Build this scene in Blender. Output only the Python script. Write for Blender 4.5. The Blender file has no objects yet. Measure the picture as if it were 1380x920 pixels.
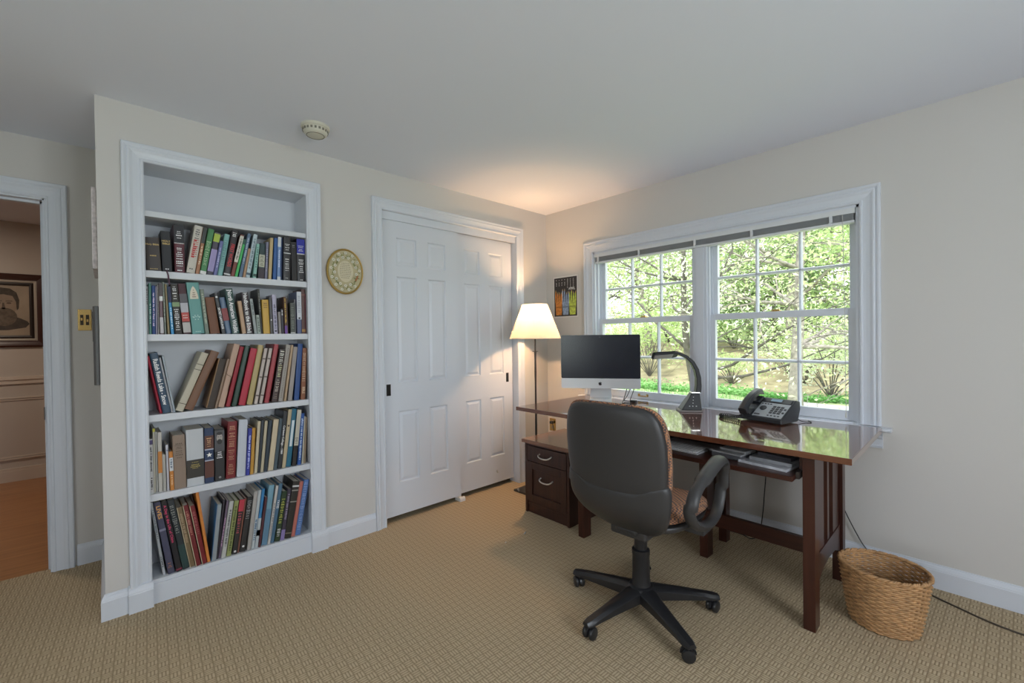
import bpy, bmesh, math, random
from mathutils import Vector, Matrix
PI = math.pi
random.seed(7)
sc = bpy.context.scene
C = sc.collection
sc.view_settings.view_transform = 'Standard'
sc.view_settings.look = 'None'
sc.view_settings.gamma = 1.0
sc.view_settings.use_curve_mapping = False
sc.view_settings.exposure = 0.0
sc.cycles.sample_clamp_indirect = 4.0
sc.cycles.use_denoising = True

# ------------------------------------------------------------------ helpers
def lin(h, k=1.0):
    v = [int(h[i:i + 2], 16) / 255 for i in (0, 2, 4)]; g_ = sum(v) / 3; v = [g_ + (c - g_) * .9 for c in v]
    return tuple(min(.92, (c / 12.92 if c <= .04045 else ((c + .055) / 1.055) ** 2.4) * k) for c in v)

MATS = {}
def mat(name, col, rough=.6, metal=0., spec=.5, coat=0., noise=0., nscale=30., bump=0., bscale=200.):
    """Procedural Principled material; optional noise variation and bump."""
    if name in MATS: return MATS[name]
    m = bpy.data.materials.new(name); m.use_nodes = True
    nt = m.node_tree; b = nt.nodes['Principled BSDF']
    b.inputs['Base Color'].default_value = (*col, 1)
    b.inputs['Roughness'].default_value = rough
    b.inputs['Metallic'].default_value = metal
    b.inputs['Specular IOR Level'].default_value = spec
    b.inputs['Coat Weight'].default_value = coat
    if noise or bump:
        tc = nt.nodes.new('ShaderNodeTexCoord')
    if noise:
        n = nt.nodes.new('ShaderNodeTexNoise'); n.inputs['Scale'].default_value = nscale
        n.inputs['Detail'].default_value = 4
        nt.links.new(tc.outputs['Object'], n.inputs['Vector'])
        r = nt.nodes.new('ShaderNodeValToRGB')
        r.color_ramp.elements[0].position = .3; r.color_ramp.elements[1].position = .7
        r.color_ramp.elements[0].color = (*[max(0, c * (1 - noise)) for c in col], 1)
        r.color_ramp.elements[1].color = (*[min(.95, c * (1 + noise)) for c in col], 1)
        nt.links.new(n.outputs['Fac'], r.inputs['Fac'])
        nt.links.new(r.outputs['Color'], b.inputs['Base Color'])
    if bump:
        n2 = nt.nodes.new('ShaderNodeTexNoise'); n2.inputs['Scale'].default_value = bscale
        nt.links.new(tc.outputs['Object'], n2.inputs['Vector'])
        bp = nt.nodes.new('ShaderNodeBump'); bp.inputs['Strength'].default_value = bump
        bp.inputs['Distance'].default_value = .002
        nt.links.new(n2.outputs['Fac'], bp.inputs['Height'])
        nt.links.new(bp.outputs['Normal'], b.inputs['Normal'])
    MATS[name] = m
    return m

def hexmat(h, k=1.3, rough=.5):
    return mat('print_' + h, lin(h, k), rough)

class MB:
    """collects shapes; build() links them as ONE mesh object"""
    def __init__(s): s.v = []; s.f = []
    def add(s, vs, fs):
        o = len(s.v); s.v += [tuple(v) for v in vs]; s.f += [tuple(i + o for i in f) for f in fs]; return s
    def box(s, x0, x1, y0, y1, z0, z1, M=None):
        vs = [Vector((x, y, z)) for z in (z0, z1) for y in (y0, y1) for x in (x0, x1)]
        if M is not None: vs = [M @ v for v in vs]
        return s.add(vs, [(0, 2, 3, 1), (4, 5, 7, 6), (0, 1, 5, 4), (2, 6, 7, 3), (0, 4, 6, 2), (1, 3, 7, 5)])
    def prism(s, pts, a0, a1, M=None, ax='z'):
        """closed 2D outline extruded along an axis: z uses (x,y), y uses (x,z), x uses (y,z)"""
        n = len(pts)
        def P(p, a): return {'z': (p[0], p[1], a), 'y': (p[0], a, p[1]), 'x': (a, p[0], p[1])}[ax]
        vs = [Vector(P(p, a0)) for p in pts] + [Vector(P(p, a1)) for p in pts]
        if M is not None: vs = [M @ v for v in vs]
        fs = [tuple(range(n))[::-1], tuple(range(n, 2 * n))] + [(i, (i + 1) % n, (i + 1) % n + n, i + n) for i in range(n)]
        return s.add(vs, fs)
    def tube(s, path, r, seg=8, closed=False, flat=1.0):
        P = [Vector(p) for p in path]; n = len(P)
        R = r if isinstance(r, (list, tuple)) else [r] * n
        rings = []; up = None
        for i in range(n):
            if closed: t = (P[(i + 1) % n] - P[i - 1])
            else: t = P[min(i + 1, n - 1)] - P[max(i - 1, 0)]
            t = t.normalized() if t.length > 1e-9 else Vector((0, 0, 1))
            if up is None:
                up = Vector((0, 0, 1)) if abs(t.z) < .9 else Vector((1, 0, 0))
            a = t.cross(up)
            if a.length < 1e-6: a = t.orthogonal()
            a.normalize(); b = a.cross(t).normalized(); up = b
            rings.append([P[i] + R[i] * (a * math.cos(k * 2 * PI / seg) * flat + b * math.sin(k * 2 * PI / seg)) for k in range(seg)])
        vs = [v for rg in rings for v in rg]; fs = []
        for i in range(n if closed else n - 1):
            j = (i + 1) % n
            for k in range(seg):
                l = (k + 1) % seg
                fs.append((i * seg + k, i * seg + l, j * seg + l, j * seg + k))
        if not closed:
            fs.append(tuple(range(seg))[::-1]); fs.append(tuple((n - 1) * seg + k for k in range(seg)))
        return s.add(vs, fs)
    def lathe(s, prof, seg=24, c=(0, 0, 0), cap=True, sx=1., sy=1.):
        n = len(prof); vs = []; fs = []
        for r, z in prof:
            for k in range(seg):
                a = k * 2 * PI / seg
                vs.append((c[0] + r * math.cos(a) * sx, c[1] + r * math.sin(a) * sy, c[2] + z))
        for i in range(n - 1):
            for k in range(seg):
                l = (k + 1) % seg
                fs.append((i * seg + k, i * seg + l, (i + 1) * seg + l, (i + 1) * seg + k))
        if cap:
            fs.append(tuple(range(seg))[::-1]); fs.append(tuple((n - 1) * seg + k for k in range(seg)))
        return s.add(vs, fs)
    def pad(s, outline, fr, bk, fn, rings=7, p=2.2):
        """cushion: closed 2D outline; front bulge fr(s), back bulge bk(s); fn(u,v,d) -> point"""
        n = len(outline); cu = sum(q[0] for q in outline) / n; cv = sum(q[1] for q in outline) / n
        for T, flip in ((fr, False), (-bk, True)):
            vs = [fn(cu, cv, T)]; fs = []
            for r in range(1, rings + 1):
                t = math.sin(r / rings * PI / 2)
                d = T * (max(0, 1 - t ** (p * 2.2))) ** (1 / p)
                for u, v in outline:
                    vs.append(fn(cu + (u - cu) * t, cv + (v - cv) * t, d))
            for k in range(n):
                fs.append((0, 1 + k, 1 + (k + 1) % n))
            for r in range(rings - 1):
                for k in range(n):
                    l = (k + 1) % n
                    fs.append((1 + r * n + k, 1 + (r + 1) * n + k, 1 + (r + 1) * n + l, 1 + r * n + l))
            if flip: fs = [f[::-1] for f in fs]
            s.add(vs, fs)
        return s
    def xform(s, M):
        s.v = [tuple(M @ Vector(v)) for v in s.v]; return s
    def build(s, name, m, parent=None, smooth=False, bevel=0, seg=2, sub=0, weld=False, loc=None):
        me = bpy.data.meshes.new(name); me.from_pydata(s.v, [], s.f); me.update()
        bm = bmesh.new(); bm.from_mesh(me)
        if weld: bmesh.ops.remove_doubles(bm, verts=bm.verts, dist=1e-5)
        bmesh.ops.recalc_face_normals(bm, faces=bm.faces); bm.to_mesh(me); bm.free()
        o = bpy.data.objects.new(name, me); C.objects.link(o)
        if m: me.materials.append(m)
        if smooth:
            for p_ in me.polygons: p_.use_smooth = True
            if smooth != 'all': me.set_sharp_from_angle(angle=math.radians(40))
        if bevel:
            b = o.modifiers.new('bevel', 'BEVEL'); b.width = bevel; b.segments = seg; b.limit_method = 'ANGLE'
        if sub:
            b = o.modifiers.new('sub', 'SUBSURF'); b.levels = sub; b.render_levels = sub
        if parent is not None: o.parent = parent
        if loc is not None: o.location = loc
        return o

def spline(pts, n=8, closed=True):
    """Catmull-Rom through 2D/3D points"""
    P = [Vector(p) for p in pts]; out = []; m = len(P)
    for i in range(m if closed else m - 1):
        if closed: a, b, c, d = P[i - 1], P[i], P[(i + 1) % m], P[(i + 2) % m]
        else: a, b, c, d = P[max(i - 1, 0)], P[i], P[i + 1], P[min(i + 2, m - 1)]
        for k in range(n):
            t = k / n
            out.append(.5 * ((2 * b) + (c - a) * t + (2 * a - 5 * b + 4 * c - d) * t * t + (3 * b - a - 3 * c + d) * t ** 3))
    if not closed: out.append(P[-1])
    return out

def tag(o, label=None, cat=None, group=None, kind=None):
    if label: o['label'] = label
    if cat: o['category'] = cat
    if group: o['group'] = group
    if kind: o['kind'] = kind
    return o
def thing(name, label, cat, loc=(0, 0, 0), rz=0, group=None):
    o = bpy.data.objects.new(name, None); C.objects.link(o)
    o.location = loc; o.rotation_euler = (0, 0, rz); o.empty_display_size = .1
    return tag(o, label, cat, group)
def struct(o, label=None): return tag(o, label, kind='structure')

_TXT = {}
def text_geo(s, size, spacing=1.0):
    key = (s, size)
    if key not in _TXT:
        cu = bpy.data.curves.new('lettering', 'FONT'); cu.body = s; cu.size = size
        cu.align_x = 'CENTER'; cu.align_y = 'CENTER'; cu.space_character = spacing; cu.resolution_u = 2; cu.offset = size * .022
        ob = bpy.data.objects.new('lettering', cu); C.objects.link(ob)
        dg = bpy.context.evaluated_depsgraph_get(); dg.update()
        me = bpy.data.meshes.new_from_object(ob.evaluated_get(dg))
        _TXT[key] = ([v.co.copy() for v in me.vertices], [tuple(p.vertices) for p in me.polygons])
        bpy.data.objects.remove(ob); bpy.data.curves.remove(cu); bpy.data.meshes.remove(me)
    return _TXT[key]
def put_text(mb, s, size, M, thick=.0004):
    vs, fs = text_geo(s, size)
    if not vs: return 0, 0
    n = len(vs)
    mb.add([M @ v for v in vs], fs)
    xs = [v.x for v in vs]; return max(xs) - min(xs), n

# ------------------------------------------------------------------ materials
WALL = mat('wall_paint', (.62, .60, .575), .75, spec=.2, bump=.08, bscale=400)
CEIL = mat('ceiling_paint', (.80, .833, .925), .85, spec=.1, bump=.05, bscale=300)
TRIM = mat('white_trim_paint', (.66, .695, .76), .35, spec=.4)
SHELFW = mat('shelf_paint', (.64, .665, .71), .4, spec=.4)
HALLW = mat('hall_paint', (.56, .50, .45), .75, spec=.2)
HALLT = mat('hall_trim', (.66, .57, .49), .45)
BLACK = mat('black_plastic', (.018, .018, .02), .35)
CORD = mat('cord_rubber', (.015, .015, .016), .5)
CHROME = mat('brushed_nickel', (.72, .70, .66), .28, metal=1)
BRASS = mat('polished_brass', (.80, .56, .22), .18, metal=1)
GREYPL = mat('chair_plastic', (.040, .039, .040), .42, spec=.45, bump=.15, bscale=900)

def wood(name, c1, c2, rough, axis, coat=0., scale=3.0):
    m = bpy.data.materials.new(name); m.use_nodes = True; nt = m.node_tree; b = nt.nodes['Principled BSDF']
    tc = nt.nodes.new('ShaderNodeTexCoord'); mp = nt.nodes.new('ShaderNodeMapping')
    s = [14, 14, 14]; s['xyz'.index(axis)] = .9
    mp.inputs['Scale'].default_value = s
    n = nt.nodes.new('ShaderNodeTexNoise'); n.inputs['Scale'].default_value = scale; n.inputs['Detail'].default_value = 6
    n.inputs['Distortion'].default_value = .6
    r = nt.nodes.new('ShaderNodeValToRGB')
    r.color_ramp.elements[0].color = (*c1, 1); r.color_ramp.elements[0].position = .3
    r.color_ramp.elements[1].color = (*c2, 1); r.color_ramp.elements[1].position = .7
    nt.links.new(tc.outputs['Object'], mp.inputs['Vector']); nt.links.new(mp.outputs['Vector'], n.inputs['Vector'])
    nt.links.new(n.outputs['Fac'], r.inputs['Fac']); nt.links.new(r.outputs['Color'], b.inputs['Base Color'])
    b.inputs['Roughness'].default_value = rough; b.inputs['Coat Weight'].default_value = coat
    b.inputs['Coat Roughness'].default_value = .04
    return m
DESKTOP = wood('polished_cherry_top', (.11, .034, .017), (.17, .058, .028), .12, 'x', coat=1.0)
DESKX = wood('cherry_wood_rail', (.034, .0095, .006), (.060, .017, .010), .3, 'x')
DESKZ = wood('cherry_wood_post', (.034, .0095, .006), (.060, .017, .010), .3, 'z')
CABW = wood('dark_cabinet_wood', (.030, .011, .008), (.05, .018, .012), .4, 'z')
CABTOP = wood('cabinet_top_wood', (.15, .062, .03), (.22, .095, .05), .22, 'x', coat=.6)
OAK = wood('oak_strip_floor', (.32, .125, .035), (.46, .20, .065), .3, 'y', coat=.2, scale=2.2)

# carpet: basket-weave loop pile
def carpet():
    m = bpy.data.materials.new('looped_carpet'); m.use_nodes = True; nt = m.node_tree; b = nt.nodes['Principled BSDF']
    N = lambda t: nt.nodes.new(t); Lk = nt.links.new
    tc = N('ShaderNodeTexCoord'); mp = N('ShaderNodeMapping'); mp.inputs['Rotation'].default_value = (0, 0, math.radians(3))
    Lk(tc.outputs['Object'], mp.inputs['Vector'])
    sx = N('ShaderNodeSeparateXYZ'); Lk(mp.outputs['Vector'], sx.inputs[0])
    def op(o, a, b_=None, c=None):
        q = N('ShaderNodeMath'); q.operation = o
        for k, v in enumerate((a, b_)):
            if v is None: continue
            if hasattr(v, 'links'): Lk(v, q.inputs[k])
            else: q.inputs[k].default_value = v
        return q.outputs[0]
    cell = .034
    def ridge(o, per): return op('ABSOLUTE', op('SINE', op('MULTIPLY', o, PI / per)))
    def edge(o): return op('POWER', op('ABSOLUTE', op('SINE', op('MULTIPLY', o, PI / cell))), .35)
    ck = N('ShaderNodeTexChecker'); ck.inputs['Scale'].default_value = 1 / cell; Lk(mp.outputs['Vector'], ck.inputs['Vector'])
    mx = N('ShaderNodeMix'); mx.data_type = 'FLOAT'; Lk(ck.outputs['Fac'], mx.inputs[0])
    Lk(op('MULTIPLY', ridge(sx.outputs[0], cell / 3), edge(sx.outputs[1])), mx.inputs[2])
    Lk(op('MULTIPLY', ridge(sx.outputs[1], cell / 3), edge(sx.outputs[0])), mx.inputs[3])
    n = N('ShaderNodeTexNoise'); n.inputs['Scale'].default_value = 260; n.inputs['Detail'].default_value = 3
    Lk(tc.outputs['Object'], n.inputs['Vector'])
    m2 = N('ShaderNodeMix'); m2.data_type = 'FLOAT'; m2.inputs[0].default_value = .35
    Lk(mx.outputs[0], m2.inputs[2]); Lk(n.outputs['Fac'], m2.inputs[3])
    r = N('ShaderNodeValToRGB')
    r.color_ramp.elements[0].position = .12; r.color_ramp.elements[0].color = (.235, .170, .100, 1)
    r.color_ramp.elements[1].position = .70; r.color_ramp.elements[1].color = (.54, .43, .285, 1)
    Lk(m2.outputs[0], r.inputs['Fac']); Lk(r.outputs['Color'], b.inputs['Base Color'])
    bp = N('ShaderNodeBump'); bp.inputs['Strength'].default_value = .5; bp.inputs['Distance'].default_value = .003
    Lk(m2.outputs[0], bp.inputs['Height']); Lk(bp.outputs['Normal'], b.inputs['Normal'])
    b.inputs['Roughness'].default_value = .95; b.inputs['Specular IOR Level'].default_value = .1
    return m
CARPET = carpet()

# ------------------------------------------------------------------ room shell
H = 2.44
struct(MB().box(-.86, 4.6, -5.0, .12, -.06, 0).build('floor', CARPET))
struct(MB().box(-3.5, -.86, -6.0, -1.5, -.06, 0).build('floor_hall', OAK))
struct(MB().box(-3.6, 4.75, -6.0, .14, H, H + .08).build('ceiling', CEIL))
# bookcase / closet wall (x = 0), holes for bookcase and closet
wl = MB()
BY0, BY1, BZ = -2.91, -2.152, 2.175
CY0, CY1, CZ = -1.675, -.385, 2.19
for y0, y1, z0, z1 in [(-3.075, BY0, 0, H), (BY1, CY0, 0, H), (CY1, 0, 0, H), (BY0, BY1, BZ, H), (CY0, CY1, CZ, H)]:
    wl.box(-.115, 0, y0, y1, z0, z1)
wl.box(-.80, -.115, -3.075, -2.965, 0, H)
struct(wl.build('wall_left', WALL))
struct(MB().box(-.80, -.74, -2.0, 0, 0, H).box(-.74, -.115, -2.05, -1.99, 0, H).build('wall_closet', WALL))
# window wall (y = 0)
WX0, WX1, WZ0, WZ1 = .54, 2.335, .765, 2.005
ww = MB()
for x0, x1, z0, z1 in [(-.8, WX0, 0, H), (WX1, 4.7, 0, H), (WX0, WX1, 0, WZ0), (WX0, WX1, WZ1, H)]:
    ww.box(x0, x1, 0, .14, z0, z1)
struct(ww.build('wall_window', WALL))
# alcove door wall (x = -.80)
DY0, DY1, DZ = -4.16, -3.285, 2.115
da = MB()
for y0, y1, z0, z1 in [(-5.0, DY0, 0, H), (DY1, -2.965, 0, H), (DY0, DY1, DZ, H)]:
    da.box(-.92, -.80, y0, y1, z0, z1)
struct(da.build('wall_alcove', WALL))
# walls behind the camera, each with an added window opening for a fill lamp
RW = (-2.7, -1.5, .7, 2.2)          # added right wall window y0,y1,z0,z1
BW = (1.2, 3.4, .8, 2.1)            # added back wall window x0,x1,z0,z1
wr = MB()
for y0, y1, z0, z1 in [(-5.1, RW[0], 0, H), (RW[1], .14, 0, H), (RW[0], RW[1], 0, RW[2]), (RW[0], RW[1], RW[3], H)]:
    wr.box(4.6, 4.74, y0, y1, z0, z1)
struct(wr.build('wall_right', WALL))
wb = MB()
for x0, x1, z0, z1 in [(-.92, BW[0], 0, H), (BW[1], 4.74, 0, H), (BW[0], BW[1], 0, BW[2]), (BW[0], BW[1], BW[3], H)]:
    wb.box(x0, x1, -5.12, -5.0, z0, z1)
struct(wb.build('wall_back', WALL))
f = MB()
y0, y1, z0, z1 = RW
f.box(4.58, 4.70, y0, y0 + .05, z0, z1).box(4.58, 4.70, y1 - .05, y1, z0, z1).box(4.58, 4.70, y0, y1, z0, z0 + .05).box(4.58, 4.70, y0, y1, z1 - .05, z1)
f.box(4.62, 4.66, (y0 + y1) / 2 - .03, (y0 + y1) / 2 + .03, z0, z1).box(4.62, 4.66, y0, y1, 1.42, 1.47)
struct(f.build('added_window_2', TRIM))  # unseen frame, added around the right fill lamp
f = MB()
x0, x1, z0, z1 = BW
f.box(x0, x0 + .05, -5.1, -4.98, z0, z1).box(x1 - .05, x1, -5.1, -4.98, z0, z1).box(x0, x1, -5.1, -4.98, z0, z0 + .05).box(x0, x1, -5.1, -4.98, z1 - .05, z1)
f.box((x0 + x1) / 2 - .03, (x0 + x1) / 2 + .03, -5.06, -5.02, z0, z1).box(x0, x1, -5.06, -5.02, 1.42, 1.47)
struct(f.build('added_window_3', TRIM))  # unseen frame, added around the back fill lamp
# hall
struct(MB().box(-3.5, -3.41, -6, -1.5, 0, H).build('wall_hall', HALLW))
struct(MB().box(-3.5, -.92, -6.1, -6, 0, H).box(-3.5, -.80, -1.5, -1.4, 0, H).box(-.92, -.80, -6.1, -5.0, 0, H).box(-.92, -.80, -2.965, -1.4, 0, H).build('wall_hall_ends', HALLW))
hw = MB()
hw.box(-3.41, -3.385, -6, -1.5, .955, .985).box(-3.41, -3.395, -6, -1.5, .915, .955)       # chair rail
hw.box(-3.41, -3.39, -6, -1.5, 0, .10).box(-3.41, -3.394, -6, -1.5, .10, .125)             # skirting
for a, b_ in [(-4.45, -3.474), (-5.7, -4.62)]:
    for q in (0, .018):
        hw.box(-3.41, -3.396 - q * .3, a + q, b_ - q, .79 - q - .012, .79 - q).box(-3.41, -3.396 - q * .3, a + q, b_ - q, .205 + q, .217 + q)
        hw.box(-3.41, -3.396 - q * .3, a + q, a + q + .012, .205 + q, .79 - q).box(-3.41, -3.396 - q * .3, b_ - q - .012, b_ - q, .205 + q, .79 - q)
struct(hw.build('trim_4', HALLT))

# mouldings ---------------------------------------------------------------
CAS = [(0, 0), (0, .010), (.006, .014), (.012, .014), (.016, .010), (.030, .011), (.045, .014), (.058, .020), (.064, .020), (.068, .017), (.078, .022), (.086, .022), (.090, .018), (.090, 0)]
def casing(inner, prof, tf, legs=True, closed=False, zbot=0):
    """mitred frame: inner=(a0,a1,z0,z1); tf(a, z, t) -> point"""
    a0, a1, z0, z1 = inner; mb = MB(); n = len(prof); st = []
    if closed:
        for (a, sa, z, sz) in [(a0, -1, z0, -1), (a0, -1, z1, 1), (a1, 1, z1, 1), (a1, 1, z0, -1)]:
            st.append([tf(a + sa * u, z + sz * u, t) for u, t in prof])
    else:
        st.append([tf(a0 - u, z0, t) for u, t in prof]); st.append([tf(a0 - u, z1 + u, t) for u, t in prof])
        st.append([tf(a1 + u, z1 + u, t) for u, t in prof]); st.append([tf(a1 + u, z0, t) for u, t in prof])
    vs = [p for s in st for p in s]; fs = []
    m = len(st)
    for i in range(m if closed else m - 1):
        j = (i + 1) % m
        for k in range(n - 1): fs.append((i * n + k, i * n + k + 1, j * n + k + 1, j * n + k))
    if not closed: fs += [tuple(range(n)), tuple(3 * n + k for k in range(n))]
    return mb.add(vs, fs)
left = lambda a, z, t: (t, a, z)
casc = [(u * .85, t) for u, t in CAS]
struct(casing((CY0 + .012, CY1 - .012, .0, CZ - .012), casc, left).build('trim_1', TRIM))
struct(casing((DY0 + .01, DY1 - .01, .0, DZ - .01), CAS, lambda a, z, t: (-.80 + t, a, z)).build('trim_2', TRIM))
# door jambs of the hall doorway
jm = MB().box(-.93, -.795, DY1 - .018, DY1, 0, DZ).box(-.93, -.795, DY0, DY0 + .018, 0, DZ).box(-.93, -.795, DY0, DY1, DZ - .018, DZ)
jm.box(-.88, -.845, DY1 - .03, DY1 - .018, 0, DZ - .018).box(-.88, -.845, DY0 + .018, DY1 - .018, DZ - .03, DZ - .018)
door_frame = struct(jm.build('trim_5', TRIM))
MB().box(-.868, -.838, DY1 - .0325, DY1 - .0298, .86, .93).build('strike_plate', mat('dark_bronze', (.03, .026, .022), .4, metal=.6), door_frame)
# closet jamb and header
cj = MB().box(-.115, .0, CY0, CY0 + .012, 0, CZ).box(-.115, .0, CY1 - .012, CY1, 0, CZ).box(-.115, 0, CY0, CY1, CZ - .012, CZ)
cj.box(-.030, -.012, CY0 + .012, CY1 - .012, 2.125, CZ - .012).box(-.10, -.085, CY0 + .012, CY1 - .012, 2.125, CZ - .012)
struct(cj.build('trim_6', TRIM))
# baseboards
BBP = [(0, 0), (.016, 0), (.016, .088), (.014, .092), (.014, .096), (.010, .108), (.005, .114), (.004, .120), (0, .120)]
def baseboard(name, p0, p1, nrm, c0=0, c1=0, sc_=1.0):
    mb = MB(); p0 = Vector(p0); p1 = Vector(p1); nr = Vector(nrm); d = (p1 - p0).normalized(); vs = []
    for P, c in ((p0, -c0), (p1, c1)):
        for t, z in BBP: vs.append(P + nr * t * sc_ + d * c * t * sc_ + Vector((0, 0, z)))
    n = len(BBP)
    mb.add(vs, [tuple(range(n)), tuple(range(n, 2 * n))] + [(k, k + 1, n + k + 1, n + k) for k in range(n - 1)])
    return mb
struct(baseboard('', (0, -3.075, 0), (0, -2.985, 0), (1, 0, 0), 1, 0).build('baseboard_left', TRIM))
struct(baseboard('', (-.80, -3.075, 0), (0, -3.075, 0), (0, -1, 0), 0, 1).build('baseboard_return', TRIM))
struct(baseboard('', (0, -2.07, 0), (0, -1.742, 0), (1, 0, 0)).build('baseboard_middle', TRIM))
struct(baseboard('', (0, -.317, 0), (0, 0, 0), (1, 0, 0), 0, -1).build('baseboard_corner', TRIM))
struct(baseboard('', (0, 0, 0), (4.6, 0, 0), (0, -1, 0), -1, 0).build('baseboard_window', TRIM))
struct(baseboard('', (-.80, -3.196, 0), (-.80, -3.075, 0), (1, 0, 0)).build('baseboard_alcove', TRIM))

# ------------------------------------------------------------------ sliding closet doors
def panelled(y0, y1, z0, z1, xf, th, cols, rows):
    """door slab, front face at xf, six raised panels"""
    mb = MB()
    ys = sorted({y0, y1, *[c for q in cols for c in q]}); zs = sorted({z0, z1, *[c for q in rows for c in q]})
    for i in range(len(ys) - 1):
        for j in range(len(zs) - 1):
            a, b_, c, d = ys[i], ys[i + 1], zs[j], zs[j + 1]
            if (a, b_) in cols and (c, d) in rows:
                lev = [(0, 0), (.007, -.009), (.014, -.009), (.032, -.002)]
                vs = []
                for ins, dp in lev:
                    vs += [(xf + dp, a + ins, c + ins), (xf + dp, b_ - ins, c + ins), (xf + dp, b_ - ins, d - ins), (xf + dp, a + ins, d - ins)]
                fs = [(12, 13, 14, 15)]
                for l in range(3):
                    for k in range(4): fs.append((l * 4 + k, l * 4 + (k + 1) % 4, l * 4 + 4 + (k + 1) % 4, l * 4 + 4 + k))
                mb.add(vs, fs)
            else:
                mb.add([(xf, a, c), (xf, b_, c), (xf, b_, d), (xf, a, d)], [(0, 1, 2, 3)])
    mb.add([(xf, y0, z0), (xf, y1, z0), (xf, y1, z1), (xf, y0, z1), (xf - th, y0, z0), (xf - th, y1, z0), (xf - th, y1, z1), (xf - th, y0, z1)],
           [(4, 5, 6, 7), (0, 1, 5, 4), (1, 2, 6, 5), (2, 3, 7, 6), (3, 0, 4, 7)])
    return mb
rows = [(.27, .778), (.98, 1.735), (1.814, 2.011)]
PULL = mat('dark_pull', (.025, .022, .02), .35, metal=.5)
d1 = struct(panelled(-1.660, -1.005, .04, 2.128, -.030, .026, [(-1.541, -1.378), (-1.283, -1.123)], rows).build('door_1', TRIM, weld=True))
MB().box(-.031, -.0275, -1.632, -1.600, .895, .975).box(-.0275, -.0262, -1.628, -1.604, .902, .968).build('finger_pull', PULL, d1)
d2 = struct(panelled(-1.04, -.402, .04, 2.128, -.060, .024, [(-.925, -.765), (-.665, -.505)], rows).build('door_2', TRIM, weld=True))
MB().box(-.061, -.0575, -.478, -.450, .90, .98).box(-.0575, -.0562, -.474, -.454, .907, .973).build('finger_pull', PULL, d2)
tag(MB().prism([(-.075, 0), (0, 0), (0, .02), (-.012, .036), (-.02, .02), (-.055, .02), (-.062, .036), (-.075, .03)], -1.035, -.985, ax='y').build('door_guide', mat('white_plastic', (.75, .75, .74), .4), bevel=.002),
    'small white floor guide under the meeting edges of the sliding closet doors', 'door guide')
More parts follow.
